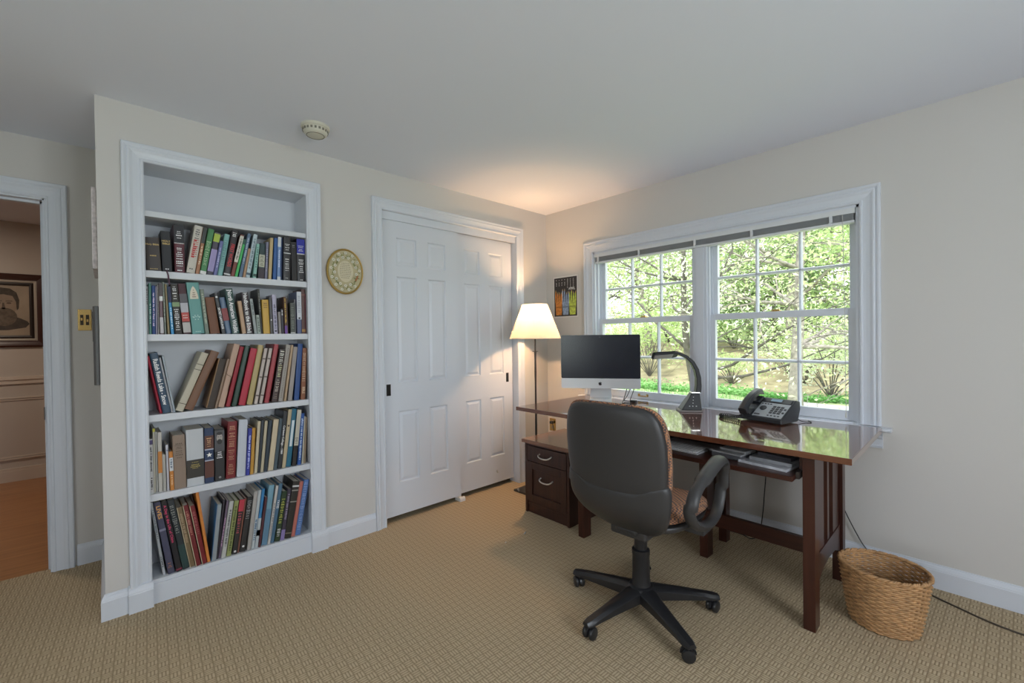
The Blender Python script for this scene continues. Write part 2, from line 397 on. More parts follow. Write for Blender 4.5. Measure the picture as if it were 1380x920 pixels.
BOOKS = [
('A', -2.8713, -0.0453, 0.0564, 0.1657, '3a302c', 'worn dark brown leather bible on top book shelf', (('h', 'Holy Bible', 'c8a860', 0.79, 0.016), ('m', 0.4, 0.47, 'c8a860'), ('m', 0.03, 0.07, 'c8a860'))),
('A', -2.8195, -0.0267, 0.0385, 0.2061, '26272c', 'black leather bible with gilt title, right of brown bible, top book shelf', (('h', 'HOLY\nBIBLE', 'c8a860', 0.72, 0.015), ('m', 0.05, 0.08, 'e0e0e0'), ('ribbon',))),
('A', -2.7685, -0.0081, 0.042, 0.2475, '5a1f2c', 'thick hardback, black above maroon, white title, right of black bible, top book shelf', (('b', 0.62, 1.0, '23242a'), ('b', 0.61, 0.62, 'e8e8e8'), ('m', 0.7, 0.86, 'e0e0e0'), ('m', 0.14, 0.52, 'e0e0e0'), ('m', 0.03, 0.06, 'e0e0e0'))),
('A', -2.7255, 0.1583, 0.036, 0.2555, 'c4beb2', 'thick off-white book with red lettering, right of black and maroon hardback, top book shelf', (('M', 0.34, 0.7, 'c22a2a'), ('m', 0.72, 0.92, '30303a'), ('m', 0.06, 0.1, '404040'))),
('A', -2.6975, 0.1586, 0.0153, 0.2501, 'a8714e', 'thin book, dark above orange brown, right of red-lettered book, top book shelf', (('b', 0.66, 1.0, '3c4240'), ('m', 0.2, 0.6, 'd8c0a0'))),
('A', -2.673, 0.1714, 0.0271, 0.2492, '4c8a58', 'green paperback with white foot, right of thin orange brown book, top book shelf', (('b', 0, 0.07, 'd8d8d8'), ('m', 0.2, 0.72, 'b8d0a8'))),
('A', -2.6425, 0.1743, 0.0271, 0.2335, '4a4656', 'dark book with lavender panel and lime label, right of green paperback, top book shelf', (('b', 0.78, 0.97, 'a8c040'), ('b', 0.08, 0.6, '9a8fc0'))),
('A', -2.6188, 0.1766, 0.0152, 0.19, '6a70a8', 'thin periwinkle blue book, right of lavender panelled book, top book shelf', (('m', 0.2, 0.8, 'b0b4d8'),)),
('A', -2.5962, 0.1672, 0.0241, 0.2322, '78b0ac', 'pale teal paperback, right of periwinkle book, top book shelf', (('m', 0.15, 0.85, '4a8084'),)),
('A', -2.5655, 0.1741, 0.03, 0.2569, '2a262a', 'black paperback with vertical red title, right of pale teal paperback, top book shelf', (('v', 'FIRST WORDS', 'd02a30', 0.45, 0.018), ('m', 0.86, 0.95, 'e0e0e0'), ('b', 0.02, 0.05, 'c8c8c8'))),
('A', -2.5395, 0.2173, 0.0176, 0.2412, '7a4038', 'slim book, cream above russet, right of red-titled black paperback, top book shelf', (('b', 0.34, 0.97, 'd0ccc0'), ('m', 0.4, 0.9, '6a6a60'))),
('A', -2.5216, 0.2156, 0.013, 0.2182, '48b866', 'slim bright green book, right of cream and russet book, top book shelf', (('b', 0.86, 1.0, '285848'),)),
('A', -2.5009, 0.1943, 0.0167, 0.2527, '58708c', 'slim slate blue book, right of bright green book, top book shelf', (('m', 0.3, 0.9, 'a8b8c8'), ('b', 0.5, 0.56, '3a7080'))),
('A', -2.4831, 0.1807, 0.0125, 0.1687, 'b08a6c', 'short slim tan book, right of slate blue book, top book shelf', ()),
('A', -2.4649, 0.1763, 0.0204, 0.2519, 'b4c4cc', 'pale icy blue paperback, right of slim tan book, top book shelf', (('m', 0.2, 0.9, '6a8088'), ('b', 0.06, 0.11, '405868'))),
('A', -2.4329, 0.1115, 0.0153, 0.1963, '8cc0b4', 'short aqua paperback, right of icy blue paperback, top book shelf', (('m', 0.3, 0.9, '508078'), ('b', 0.04, 0.12, '305048'))),
('A', -2.3996, 0.0602, 0.0293, 0.2023, '2c4244', 'short dark green book with cream label, right of aqua paperback, top book shelf', (('b', 0.33, 0.68, 'b8b8a4'), ('b', 0, 0.3, '3a3038'), ('m', 0.36, 0.64, '606050'))),
('A', -2.373, 0.0558, 0.014, 0.2153, '7a7a90', 'slim grey purple book, right of cream-labelled book, top book shelf', (('m', 0.2, 0.8, 'a0a0b8'),)),
('A', -2.353, 0.0598, 0.0165, 0.2424, 'c0a878', 'slim straw yellow hardback, right of grey purple book, top book shelf', ()),
('A', -2.3278, 0.0484, 0.0189, 0.2453, '2c5a9c', 'royal blue book, right of straw yellow hardback, top book shelf', ()),
('A', -2.3062, 0.036, 0.0169, 0.2537, '7898cc', 'light blue book with white head label, right of royal blue book, top book shelf', (('b', 0.77, 1.0, 'd0d4d8'), ('b', 0, 0.08, 'd0d4d8'), ('m', 0.3, 0.7, 'c8d4f0'))),
('A', -2.2905, 0.0317, 0.011, 0.2526, '28406c', 'very slim navy book, right of light blue book, top book shelf', ()),
('A', -2.2634, 0.0255, 0.0386, 0.2566, '302e30', 'thick black volume with grey title, right of slim navy book, top book shelf', (('m', 0.7, 0.84, 'e0e0e0'), ('b', 0.62, 0.64, 'd0d0d0'), ('m', 0.2, 0.5, 'e0e0e0'), ('m', 0.04, 0.06, 'e0e0e0'))),
('A', -2.2177, -0.0145, 0.0323, 0.2351, '2c2a2c', 'plain dark volume leaning, right of black volume, top book shelf', (('m', 0.82, 0.92, '909090'),)),
('A', -2.1785, -0.0107, 0.0449, 0.2579, '2e2c30', 'thick volume, vivid blue above black, right of plain dark volume, top book shelf', (('b', 0.66, 1.0, '2830a8'), ('b', 0.64, 0.66, 'd8d8d8'), ('m', 0.68, 0.84, 'e0e0e0'), ('m', 0.2, 0.52, 'e0e0e0'), ('m', 0.03, 0.05, 'e0e0e0'))),
('B', -2.902, 0.0035, 0.01, 0.2385, 'a8a8a8', 'slim pale grey book on second book shelf', (('m', 0.6, 0.95, '50504c'),)),
('B', -2.891, 0.0064, 0.0108, 0.2535, '488878', 'slim sea green book, right of pale grey book, second book shelf', (('m', 0.2, 0.6, 'c8e0d8'),)),
('B', -2.8784, 0.008, 0.0131, 0.2425, '34508c', 'blue book with white line, right of sea green book, second book shelf', (('m', 0.15, 0.85, 'd8c8e8'),)),
('B', -2.8671, 0.0049, 0.0068, 0.241, '9c98b0', 'very slim lavender grey book, right of lined blue book, second book shelf', ()),
('B', -2.8589, -0.0008, 0.0055, 0.2495, 'b0aca8', 'very slim off-white book, right of lavender grey book, second book shelf', (('m', 0.1, 0.9, '807c78'),)),
('B', -2.8468, -0.0088, 0.0135, 0.2565, '5a3640', 'maroon book with white labels, right of slim off-white book, second book shelf', (('b', 0.02, 0.33, 'b8b4b8'), ('b', 0.65, 0.74, 'd8d8d8'), ('b', 0.76, 1.0, '50484a'))),
('B', -2.8329, -0.0175, 0.0085, 0.2635, '7a8278', 'slim grey green book, right of white-labelled maroon book, second book shelf', (('m', 0.2, 0.8, 'b0b8a8'),)),
('B', -2.819, -0.0349, 0.0091, 0.2542, '8c7a50', 'slim olive gold book, right of grey green book, second book shelf', ()),
('B', -2.8042, -0.0491, 0.0122, 0.2428, '3890c8', 'bright blue book with navy head, right of olive gold book, second book shelf', (('b', 0.66, 1.0, '1c2248'), ('m', 0.1, 0.55, 'c8e4f4'))),
('B', -2.7795, -0.0619, 0.0298, 0.2545, '383430', 'dark brown book with green band, right of bright blue book, second book shelf', (('m', 0.06, 0.5, 'e0e0e0'), ('m', 0.7, 0.95, 'e0e0e0'), ('b', 0.55, 0.64, '7a9468'))),
('B', -2.7435, -0.0771, 0.0319, 0.2598, '4a2830', 'book striped maroon, grey, white and red, right of green-banded book, second book shelf', (('b', 0.62, 0.8, '56545a'), ('b', 0.43, 0.62, 'b0b0b8'), ('b', 0.25, 0.43, 'b84038'), ('b', 0.03, 0.23, 'b4b0ac'), ('m', 0.3, 0.38, 'e0d0c8'))),
('B', -2.6955, -0.0846, 0.053, 0.269, '68a09c', 'wide teal book with cream arch label, right of striped book, second book shelf', (('arch',), ('m', 0.3, 0.34, 'a8d0c8'), ('m', 0.03, 0.05, 'b0d0c8'))),
('B', -2.6587, -0.09, 0.0164, 0.2363, '788478', 'slim grey sage book, right of wide teal book, second book shelf', (('m', 0.2, 0.9, 'b0b8a0'),)),
('B', -2.6236, -0.1149, 0.0424, 0.1957, '6e4228', 'brown leather book without title, right of sage book, second book shelf', ()),
('B', -2.584, -0.1544, 0.0187, 0.2225, '242426', 'black paperback with vertical white title, right of brown leather book, second book shelf', (('v', 'SECRET LANGUAGE', 'e0e0e0', 0.38, 0.013), ('dot', 0.9, 'e0e0e0'))),
('B', -2.5601, -0.1476, 0.0275, 0.1997, '3c5878', 'slate blue book with red panel, right of white-titled black paperback, second book shelf', (('b', 0.36, 0.7, '8c3c3c'),)),
('B', -2.5277, -0.1276, 0.0354, 0.2489, '2c4c48', 'dark green field guide with white title, right of red-panelled book, second book shelf', (('v', 'North American Wildlife', 'e0e0e0', 0.44, 0.017), ('m', 0.92, 0.97, 'e0e0e0'))),
('B', -2.4885, -0.1125, 0.0194, 0.1827, 'b08c6c', 'short tan wooden-looking book, right of green field guide, second book shelf', ()),
('B', -2.4605, -0.0924, 0.0334, 0.233, '3c3034', 'dark brown handbook with white title, right of short tan book, second book shelf', (('v', 'Handbook to the Bible', 'e0e0e0', 0.62, 0.016), ('m', 0.12, 0.2, 'c0707a'), ('m', 0.02, 0.05, 'e0e0e0'))),
('B', -2.4295, -0.1059, 0.0149, 0.1986, '98a0a0', 'slim silver grey book, right of dark brown handbook, second book shelf', (('m', 0.5, 0.9, '606868'),)),
('B', -2.4124, -0.0723, 0.0168, 0.1073, '94a098', 'short pale sage book, right of silver grey book, second book shelf', (('m', 0.1, 0.9, '5c6860'),)),
('B', -2.3975, -0.0545, 0.0118, 0.2569, '40403c', 'tall slim charcoal book, right of short pale sage book, second book shelf', (('m', 0.5, 0.9, '888880'),)),
('B', -2.3741, -0.0329, 0.0337, 0.1961, 'c89c3c', 'yellow book, right of tall charcoal book, second book shelf', (('m', 0.75, 0.9, '705020'),)),
('B', -2.3495, -0.0239, 0.013, 0.2096, '5a585a', 'slim dark grey book, right of yellow book, second book shelf', (('dot', 0.38, 'e0e0e0'),)),
('B', -2.3275, -0.0309, 0.022, 0.2266, 'aca8c0', 'pale lavender book with dark title, right of slim dark grey book, second book shelf', (('m', 0.1, 0.75, '585870'), ('dot', 0.07, '303848'))),
('B', -2.304, -0.031, 0.014, 0.1291, '8c8684', 'short grey paperback, right of pale lavender book, second book shelf', ()),
('B', -2.288, -0.0342, 0.013, 0.1461, '34303c', 'short black paperback with white head title, right of short grey paperback, second book shelf', (('m', 0.75, 0.95, 'e0e0e0'),)),
('B', -2.2725, -0.0229, 0.014, 0.2181, '5c4030', 'slim brown book with violet foot, right of short black paperback, second book shelf', (('b', 0, 0.22, '6a4098'), ('m', 0.3, 0.95, 'd8b040'))),
('B', -2.259, -0.0189, 0.011, 0.2115, '604838', 'very slim umber book, right of violet-footed book, second book shelf', ()),
('B', -2.2355, 0.0027, 0.0245, 0.1845, '50544e', 'grey green book with faint title, right of umber book, second book shelf', (('m', 0.15, 0.85, '8c9088'), ('b', 0.02, 0.04, 'e0e0e0'))),
('B', -2.2155, 0.0, 0.01, 0.209, '6c6a70', 'very slim pewter book, right of faint-titled book, second book shelf', ()),
('B', -2.1962, -0.004, 0.0254, 0.253, '5a6488', 'blue book under a long white jacket, right of pewter book, second book shelf', (('b', 0.34, 1.0, 'c8ccd4'), ('dot', 0.37, '30343c'), ('m', 0.5, 0.9, '9aa0ac'))),
('B', -2.1727, -0.0014, 0.0203, 0.2705, '5c3a34', 'russet brown book with gilt foot, right of white-jacketed book, second book shelf', (('b', 0.04, 0.1, 'b08040'), ('b', 0.86, 0.88, '8a5848'))),
('B', -2.1591, 0.0016, 0.0055, 0.242, '803848', 'very slim crimson book, right of russet book, second book shelf', ()),
('C', -2.8555, -0.1585, 0.0101, 0.2947, 'b81c38', 'slim scarlet book leaning left on third book shelf', ()),
('C', -2.8336, -0.1588, 0.0324, 0.3083, '24405a', 'navy yearbook with white title leaning left, right of scarlet book, third book shelf', (('v', 'Radish Reeds Lake - Snow', 'e0e0e0', 0.52, 0.017),)),
('C', -2.812, -0.1583, 0.0085, 0.2854, 'b4b4b8', 'slim white booklet with dark edges, right of navy yearbook, third book shelf', ()),
('C', -2.8025, -0.1448, 0.009, 0.2933, '9aa4ac', 'slim pale grey folder, right of white booklet, third book shelf', ()),
('C', -2.7844, 0.3723, 0.0311, 0.316, 'b8b09c', 'cream book with black edges, steeply leaning right, right of grey folder, third book shelf', (('b', 0.79, 0.8, '50483c'), ('b', 0.7, 0.71, '50483c'), ('b', 0.12, 0.13, '50483c'))),
('C', -2.7454, 0.3833, 0.039, 0.3237, '70482c', 'brown leather album leaning right, right of cream leaning book, third book shelf', ()),
('C', -2.6525, 0.2304, 0.0341, 0.2671, '3c3028', 'dark brown album with tan edge, right of brown album, third book shelf', (('edge', 'a07850'),)),
('C', -2.627, 0.2328, 0.0126, 0.2687, '80644c', 'slim fawn book, right of dark album, third book shelf', ()),
('C', -2.604, 0.2349, 0.0287, 0.3501, 'b89884', 'tall pinkish leather album tied with cord, right of fawn book, third book shelf', (('cord',),)),
('C', -2.5713, 0.2208, 0.0199, 0.3347, '9c2430', 'slim dark red book, right of pinkish album, third book shelf', ()),
('C', -2.5432, 0.2059, 0.0234, 0.3386, '1c3c30', 'dark green rounded book, right of slim dark red book, third book shelf', ()),
('C', -2.5065, 0.2065, 0.0332, 0.3214, 'b01c34', 'bright red rounded album, right of dark green book, third book shelf', ()),
('C', -2.469, 0.1891, 0.028, 0.3385, 'a8945c', 'khaki gold album, right of bright red album, third book shelf', ()),
('C', -2.4375, 0.1821, 0.0167, 0.3203, 'b8aca4', 'off-white book with three bands, left of its twin, right of khaki album, third book shelf', (('b', 0.8, 0.82, '584840'), ('b', 0.47, 0.49, '584840'), ('b', 0.14, 0.16, '584840'))),
('C', -2.4125, 0.1824, 0.0167, 0.3198, 'b4a8a0', 'second off-white book with three bands, right of banded off-white book, third book shelf', (('b', 0.8, 0.82, '584840'), ('b', 0.47, 0.49, '584840'), ('b', 0.14, 0.16, '584840'))),
('C', -2.3825, 0.1721, 0.0241, 0.3415, '9c3038', 'brick red album, right of second banded book, third book shelf', ()),
('C', -2.3401, 0.1582, 0.0313, 0.3084, '3c2a28', 'dark brown book with gilt panels, right of brick red album, third book shelf', (('m', 0.72, 0.97, 'e0e0d0'), ('m', 0.46, 0.7, 'd8d8a0'), ('m', 0.2, 0.42, 'c0b0a0'), ('m', 0.05, 0.15, '907868'))),
('C', -2.3077, 0.1472, 0.0249, 0.3358, '9c948c', 'grey beige album, right of gilt-panelled book, third book shelf', (('stitch',),)),
('C', -2.2846, 0.1364, 0.0123, 0.3349, 'b09474', 'very slim cream book with red edge, right of grey beige album, third book shelf', ()),
('C', -2.2588, 0.1149, 0.0234, 0.3219, '98908c', 'taupe album, right of cream and red book, third book shelf', ()),
('C', -2.221, 0.0802, 0.0282, 0.3391, '1c4484', 'deep blue album, right of taupe album, third book shelf', ()),
('C', -2.1838, 0.049, 0.0251, 0.3121, '8a5438', 'orange brown book with pale title, right of deep blue album, third book shelf', (('v', 'BIBLE', 'd8b898', 0.18, 0.017), ('m', 0.35, 0.9, 'd8b898'))),
('D', -2.8989, -0.0033, 0.0143, 0.2735, 'c4c4c4', 'slim white paperback with purple head on fourth book shelf', (('b', 0.9, 0.98, '40386c'), ('m', 0.4, 0.85, '404048'), ('m', 0.08, 0.3, '404048'))),
('D', -2.8867, -0.0003, 0.0091, 0.3215, 'bcb8a8', 'slim white booklet with yellow tip, right of purple-headed paperback, fourth book shelf', (('b', 0.95, 1.0, 'c8c030'),)),
('D', -2.8772, -0.0016, 0.0078, 0.303, 'b8b8b4', 'very slim white booklet, right of yellow-tipped booklet, fourth book shelf', ()),
('D', -2.8645, -0.002, 0.0163, 0.3005, 'bcb8b0', 'white book with orange title strip, right of slim white booklet, fourth book shelf', (('b', 0.32, 0.68, 'c87c30'),)),
('D', -2.8485, -0.0072, 0.0126, 0.1855, 'a8a6a0', 'short grey white booklet, right of orange-stripped book, fourth book shelf', ()),
('D', -2.8345, -0.0086, 0.01, 0.232, 'c0c0c8', 'slim white paperback with blue mark, right of short white booklet, fourth book shelf', (('dot', 0.88, '4060a0'),)),
('D', -2.819, -0.0177, 0.0155, 0.1975, 'c87c30', 'orange and white guidebook, right of blue-marked paperback, fourth book shelf', (('b', 0.5, 0.84, 'c8ccd0'), ('m', 0.55, 0.8, '506078'), ('m', 0.1, 0.4, 'e0b080'))),
('D', -2.7855, -0.0145, 0.05, 0.2755, '8c7868', 'thick tan volume with faint title, right of orange and white guidebook, fourth book shelf', (('m', 0.55, 0.85, '605040'),)),
('D', -2.721, -0.0034, 0.074, 0.295, 'bcc0c4', 'wide white volume with black label, right of thick tan volume, fourth book shelf', (('b', 0.14, 0.46, '34302a'), ('m', 0.3, 0.42, 'a09048'))),
('D', -2.6625, 0.0068, 0.04, 0.293, '27395c', 'blue and brown volume with white star, right of wide white volume, fourth book shelf', (('b', 0.62, 0.86, '5c3428'), ('b', 0.1, 0.4, '5c3428'), ('b', 0.6, 0.62, 'a8b0c0'), ('b', 0.4, 0.42, 'a8b0c0'), ('star', 0.51, 'e8e8e0'), ('m', 0.66, 0.82, 'd0a070'))),
('D', -2.6155, 0.0053, 0.0445, 0.2805, '2a2a2c', 'black book with grey portrait on spine, right of star volume, fourth book shelf', (('portrait',), ('m', 0.44, 0.56, 'e0e0e0'), ('dot', 0.07, '808080'))),
('D', -2.5655, 0.045, 0.044, 0.3113, '7a1c20', 'thick red book with ornate gilt spine, right of portrait book, fourth book shelf', (('m', 0.84, 0.92, 'c0906c'), ('m', 0.55, 0.8, 'c0906c'), ('m', 0.3, 0.5, 'b08060'), ('m', 0.06, 0.25, 'b08060'))),
('D', -2.5163, 0.0534, 0.0422, 0.3149, 'b8bec8', 'thick plain white volume, right of ornate red book, fourth book shelf', ()),
('D', -2.4852, 0.0641, 0.0188, 0.2616, '2c3494', 'short violet blue paperback, right of plain white volume, fourth book shelf', (('m', 0.15, 0.85, 'b0b8f0'),)),
('D', -2.4645, 0.0597, 0.0175, 0.26, 'c08c34', 'short amber paperback, right of violet blue paperback, fourth book shelf', ()),
('D', -2.4436, 0.0802, 0.0157, 0.2934, 'c0b498', 'cream hardback with black board, right of amber paperback, fourth book shelf', ()),
('D', -2.4279, 0.0881, 0.0145, 0.2966, '2c343c', 'slim charcoal yearbook, right of cream hardback, fourth book shelf', ()),
('D', -2.4122, 0.0987, 0.0155, 0.2914, 'b8ac90', 'slim cream yearbook, right of charcoal yearbook, fourth book shelf', ()),
('D', -2.3944, 0.1054, 0.0187, 0.2917, '2c3844', 'dark slate yearbook, right of slim cream yearbook, fourth book shelf', ()),
('D', -2.3689, 0.1232, 0.0285, 0.2932, 'c4b496', 'wide cream yearbook, right of dark slate yearbook, fourth book shelf', ()),
('D', -2.3449, 0.1257, 0.0181, 0.2959, '44545c', 'slim blue grey yearbook, right of wide cream yearbook, fourth book shelf', ()),
('D', -2.3204, 0.1178, 0.023, 0.3352, '2c3034', 'tall black yearbook with white college title, right of blue grey yearbook, fourth book shelf', (('v', 'Carleton College - 1989', 'e0e0e0', 0.5, 0.017),)),
('D', -2.2983, 0.1227, 0.0196, 0.3427, 'b4a484', 'tall tan yearbook, right of tall black yearbook, fourth book shelf', (('dot', 0.72, '403830'),)),
('D', -2.2725, 0.1195, 0.0279, 0.3428, '1c6480', 'tall teal yearbook with white strip, right of tall tan yearbook, fourth book shelf', (('b2', 0.35, 0.8, 'c8d4d8'),)),
('D', -2.2416, 0.1061, 0.0232, 0.3349, '2a2624', 'tall black yearbook with cream head, right of tall teal yearbook, fourth book shelf', (('b', 0.36, 1.0, 'b8b4a4'), ('m', 0.38, 0.5, '303030'))),
('D', -2.2114, 0.0831, 0.0212, 0.3081, '2454a4', 'bright blue yearbook with white lettering, right of cream-headed yearbook, fourth book shelf', (('m', 0.1, 0.9, 'b8cce8'),)),
('D', -2.1897, 0.0634, 0.0092, 0.2878, 'c4bca8', 'very slim ivory book, right of bright blue yearbook, fourth book shelf', ()),
('D', -2.1767, 0.0548, 0.0108, 0.2793, '907c64', 'very slim buff book, right of ivory book, fourth book shelf', ()),
('E', -2.8573, -0.1165, 0.0114, 0.379, 'b0b4b8', 'slim white book leaning left on bottom book shelf', (('m', 0.5, 0.9, '687078'), ('m', 0.1, 0.25, '303030'))),
('E', -2.8291, -0.1389, 0.0266, 0.3787, '44445c', 'slate purple book titled in orange, right of slim white leaning book, bottom book shelf', (('v', 'LIVES', 'e0a050', 0.86, 0.03), ('b', 0.6, 0.63, '787890'), ('m', 0.08, 0.15, 'c07848'))),
('E', -2.797, -0.1543, 0.0237, 0.3775, '1e1c20', 'black book with pink title, right of slate purple book, bottom book shelf', (('v', 'A Day in the Life of China', 'd83868', 0.68, 0.019), ('b', 0.02, 0.04, '903048'))),
('E', -2.7685, -0.159, 0.0272, 0.3757, '2a3034', 'black and dark teal atlas, right of pink-titled book, bottom book shelf', (('m', 0.5, 0.92, '9ca098'), ('b', 0.02, 0.35, '24403f'))),
('E', -2.7415, -0.1549, 0.0212, 0.3274, '7a6446', 'brown book in cream slipcase, right of dark teal atlas, bottom book shelf', (('m', 0.4, 0.9, 'a89070'), ('edge', 'c8b898'))),
('E', -2.717, -0.1533, 0.0217, 0.3339, '701c20', 'maroon slipcased book, right of brown slipcased book, bottom book shelf', (('m', 0.5, 0.9, 'b07060'), ('edge', 'c8b898'))),
('E', -2.6902, -0.1533, 0.0211, 0.324, '781e24', 'second maroon slipcased book, right of left maroon book, bottom book shelf', (('m', 0.5, 0.9, 'a05050'), ('edge', 'c8b898'))),
('E', -2.6718, -0.117, 0.0138, 0.3875, 'd07c30', 'tall slim orange folder, right of right maroon book, bottom book shelf', ()),
('E', -2.6501, 0.1038, 0.0201, 0.297, '8c9498', 'pale spined book with blue cover leaning right, right of orange folder, bottom book shelf', (('cover', '2c6ea8'),)),
('E', -2.6343, 0.1221, 0.0101, 0.3137, '3c3840', 'very slim dark booklet, right of blue-covered book, bottom book shelf', ()),
('E', -2.6233, 0.1448, 0.0106, 0.3045, '6c5c70', 'slim mauve magazine, right of slim dark booklet, bottom book shelf', (('m', 0.2, 0.7, 'c090b0'),)),
('E', -2.6068, 0.1459, 0.0201, 0.2997, 'b4b4b0', 'white book with grey title, right of mauve magazine, bottom book shelf', (('m', 0.2, 0.85, '606060'),)),
('E', -2.5825, 0.1496, 0.0218, 0.2953, '8c9458', 'yellow green patterned book, right of grey-titled book, bottom book shelf', (('m', 0.1, 0.9, '4c5428'),)),
('E', -2.5545, 0.1433, 0.0247, 0.294, '2e2c2c', 'black book with red head and lettering, right of yellow green book, bottom book shelf', (('b', 0.78, 1.0, 'b83040'), ('m', 0.35, 0.75, 'd05060'), ('dot', 0.05, 'd0d0d0'))),
('E', -2.537, 0.1462, 0.0089, 0.2951, '8c5848', 'very slim rust book, right of red-headed book, bottom book shelf', ()),
('E', -2.5171, 0.1499, 0.0276, 0.2994, '2c2a2a', 'black book with grey lettering, right of rust book, bottom book shelf', (('m', 0.6, 0.93, 'a8a8a8'), ('dot', 0.1, 'e0e0e0'))),
('E', -2.4859, 0.1274, 0.0198, 0.3251, 'a09c98', 'slim pearl grey book, right of grey-lettered book, bottom book shelf', ()),
('E', -2.4661, 0.1277, 0.0167, 0.3241, 'b0b8bc', 'white book with blue pattern, right of pearl grey book, bottom book shelf', (('m', 0.15, 0.5, '406890'),)),
('E', -2.4494, 0.1354, 0.0152, 0.3275, '2c78b0', 'slim azure book with white foot, right of blue-patterned book, bottom book shelf', (('b', 0, 0.5, 'b0b8bc'), ('b', 0.2, 0.3, '28486c'))),
('E', -2.4335, 0.1447, 0.0129, 0.2774, '502830', 'slim oxblood book, right of azure book, bottom book shelf', ()),
('E', -2.4085, 0.1381, 0.0292, 0.3377, '6c98ac', 'sky blue book, two-toned, right of oxblood book, bottom book shelf', (('b', 0.0, 0.6, '58809c'),)),
('E', -2.3854, 0.1542, 0.0132, 0.3304, 'c0bcb8', 'slim bone white book, right of sky blue book, bottom book shelf', (('m', 0.1, 0.7, '808080'),)),
('E', -2.3676, 0.1603, 0.0206, 0.3369, '486c88', 'blue grey book with white title, right of bone white book, bottom book shelf', (('v', 'YATES', 'e0e0e0', 0.65, 0.017),)),
('E', -2.3405, 0.1583, 0.0274, 0.286, '283c24', 'dark green book with yellow title, right of blue grey book, bottom book shelf', (('m', 0.35, 0.85, 'c8cc50'), ('m', 0.08, 0.25, 'e0e0e0'))),
('E', -2.3153, 0.1628, 0.0211, 0.2944, '3c3444', 'dark purple book with lilac foot, right of dark green yellow-titled book, bottom book shelf', (('b', 0, 0.2, '8070a8'), ('m', 0.4, 0.9, '8c8098'))),
('E', -2.2849, 0.1669, 0.0373, 0.3304, '2c2822', 'thick black volume with silver bands, right of lilac-footed book, bottom book shelf', (('b', 0.9, 0.93, 'c0c0c0'), ('b', 0.83, 0.85, '908c84'), ('b', 0.63, 0.65, '908c84'), ('b', 0.08, 0.1, '706858'))),
('E', -2.2547, 0.1721, 0.0213, 0.3219, 'b8685c', 'salmon pink book, right of silver-banded volume, bottom book shelf', ()),
('E', -2.2279, 0.1754, 0.0299, 0.3277, '4c70ac', 'blue book with pale lettering, right of salmon book, bottom book shelf', (('m', 0.1, 0.95, '90a8d8'),)),
]
WORLD, SUN, FILLR, FILLB, BULB, HALL = 3.2, 3.0, 50, 13, 175, 13
# ------------------------------------------------------------------ bookcase
bc = thing('bookcase', 'white built-in bookcase recessed in the wall, five shelves packed with books', 'bookcase', (0, 0, 0))
MB().box(-.235, -.215, BY0 - .02, BY1 + .02, 0, BZ + .02).build('back_panel', SHELFW, bc)
MB().box(-.215, -.001, BY0 - .02, BY0 + .002, .0, BZ - .002).build('side_panel', SHELFW, bc)
MB().box(-.215, -.001, BY1 - .002, BY1 + .02, .0, BZ - .002).build('side_panel', SHELFW, bc)
MB().box(-.215, -.001, BY0, BY1, BZ - .002, BZ + .02).build('top_panel', SHELFW, bc)
for zt in (1.940, 1.647, 1.332, .932, .539, .116):
    zb = zt - (.034 if zt < 1.9 else .028)
    MB().box(-.214, -.003, BY0 + .002, BY1 - .002, zb, zt).build('shelf', SHELFW, bc, bevel=.0015)
MB().box(-.02, .006, BY0 + .001, BY1 - .001, 0, .098).build('kick_board', TRIM, bc)
casing((BY0 + .004, BY1 - .004, .10, BZ - .004), [(u * .92, t) for u, t in CAS], left).build('face_frame', TRIM, bc)
for a, b_ in [(-2.995, -2.903), (-2.159, -2.066)]:
    mb = MB(); pr = [(t + .016, z) for t, z in BBP]; pr[0] = (0, 0); pr[-1] = (0, .125)
    mb.prism(pr, a, b_, ax='y'); mb.build('plinth_block', TRIM, bc)

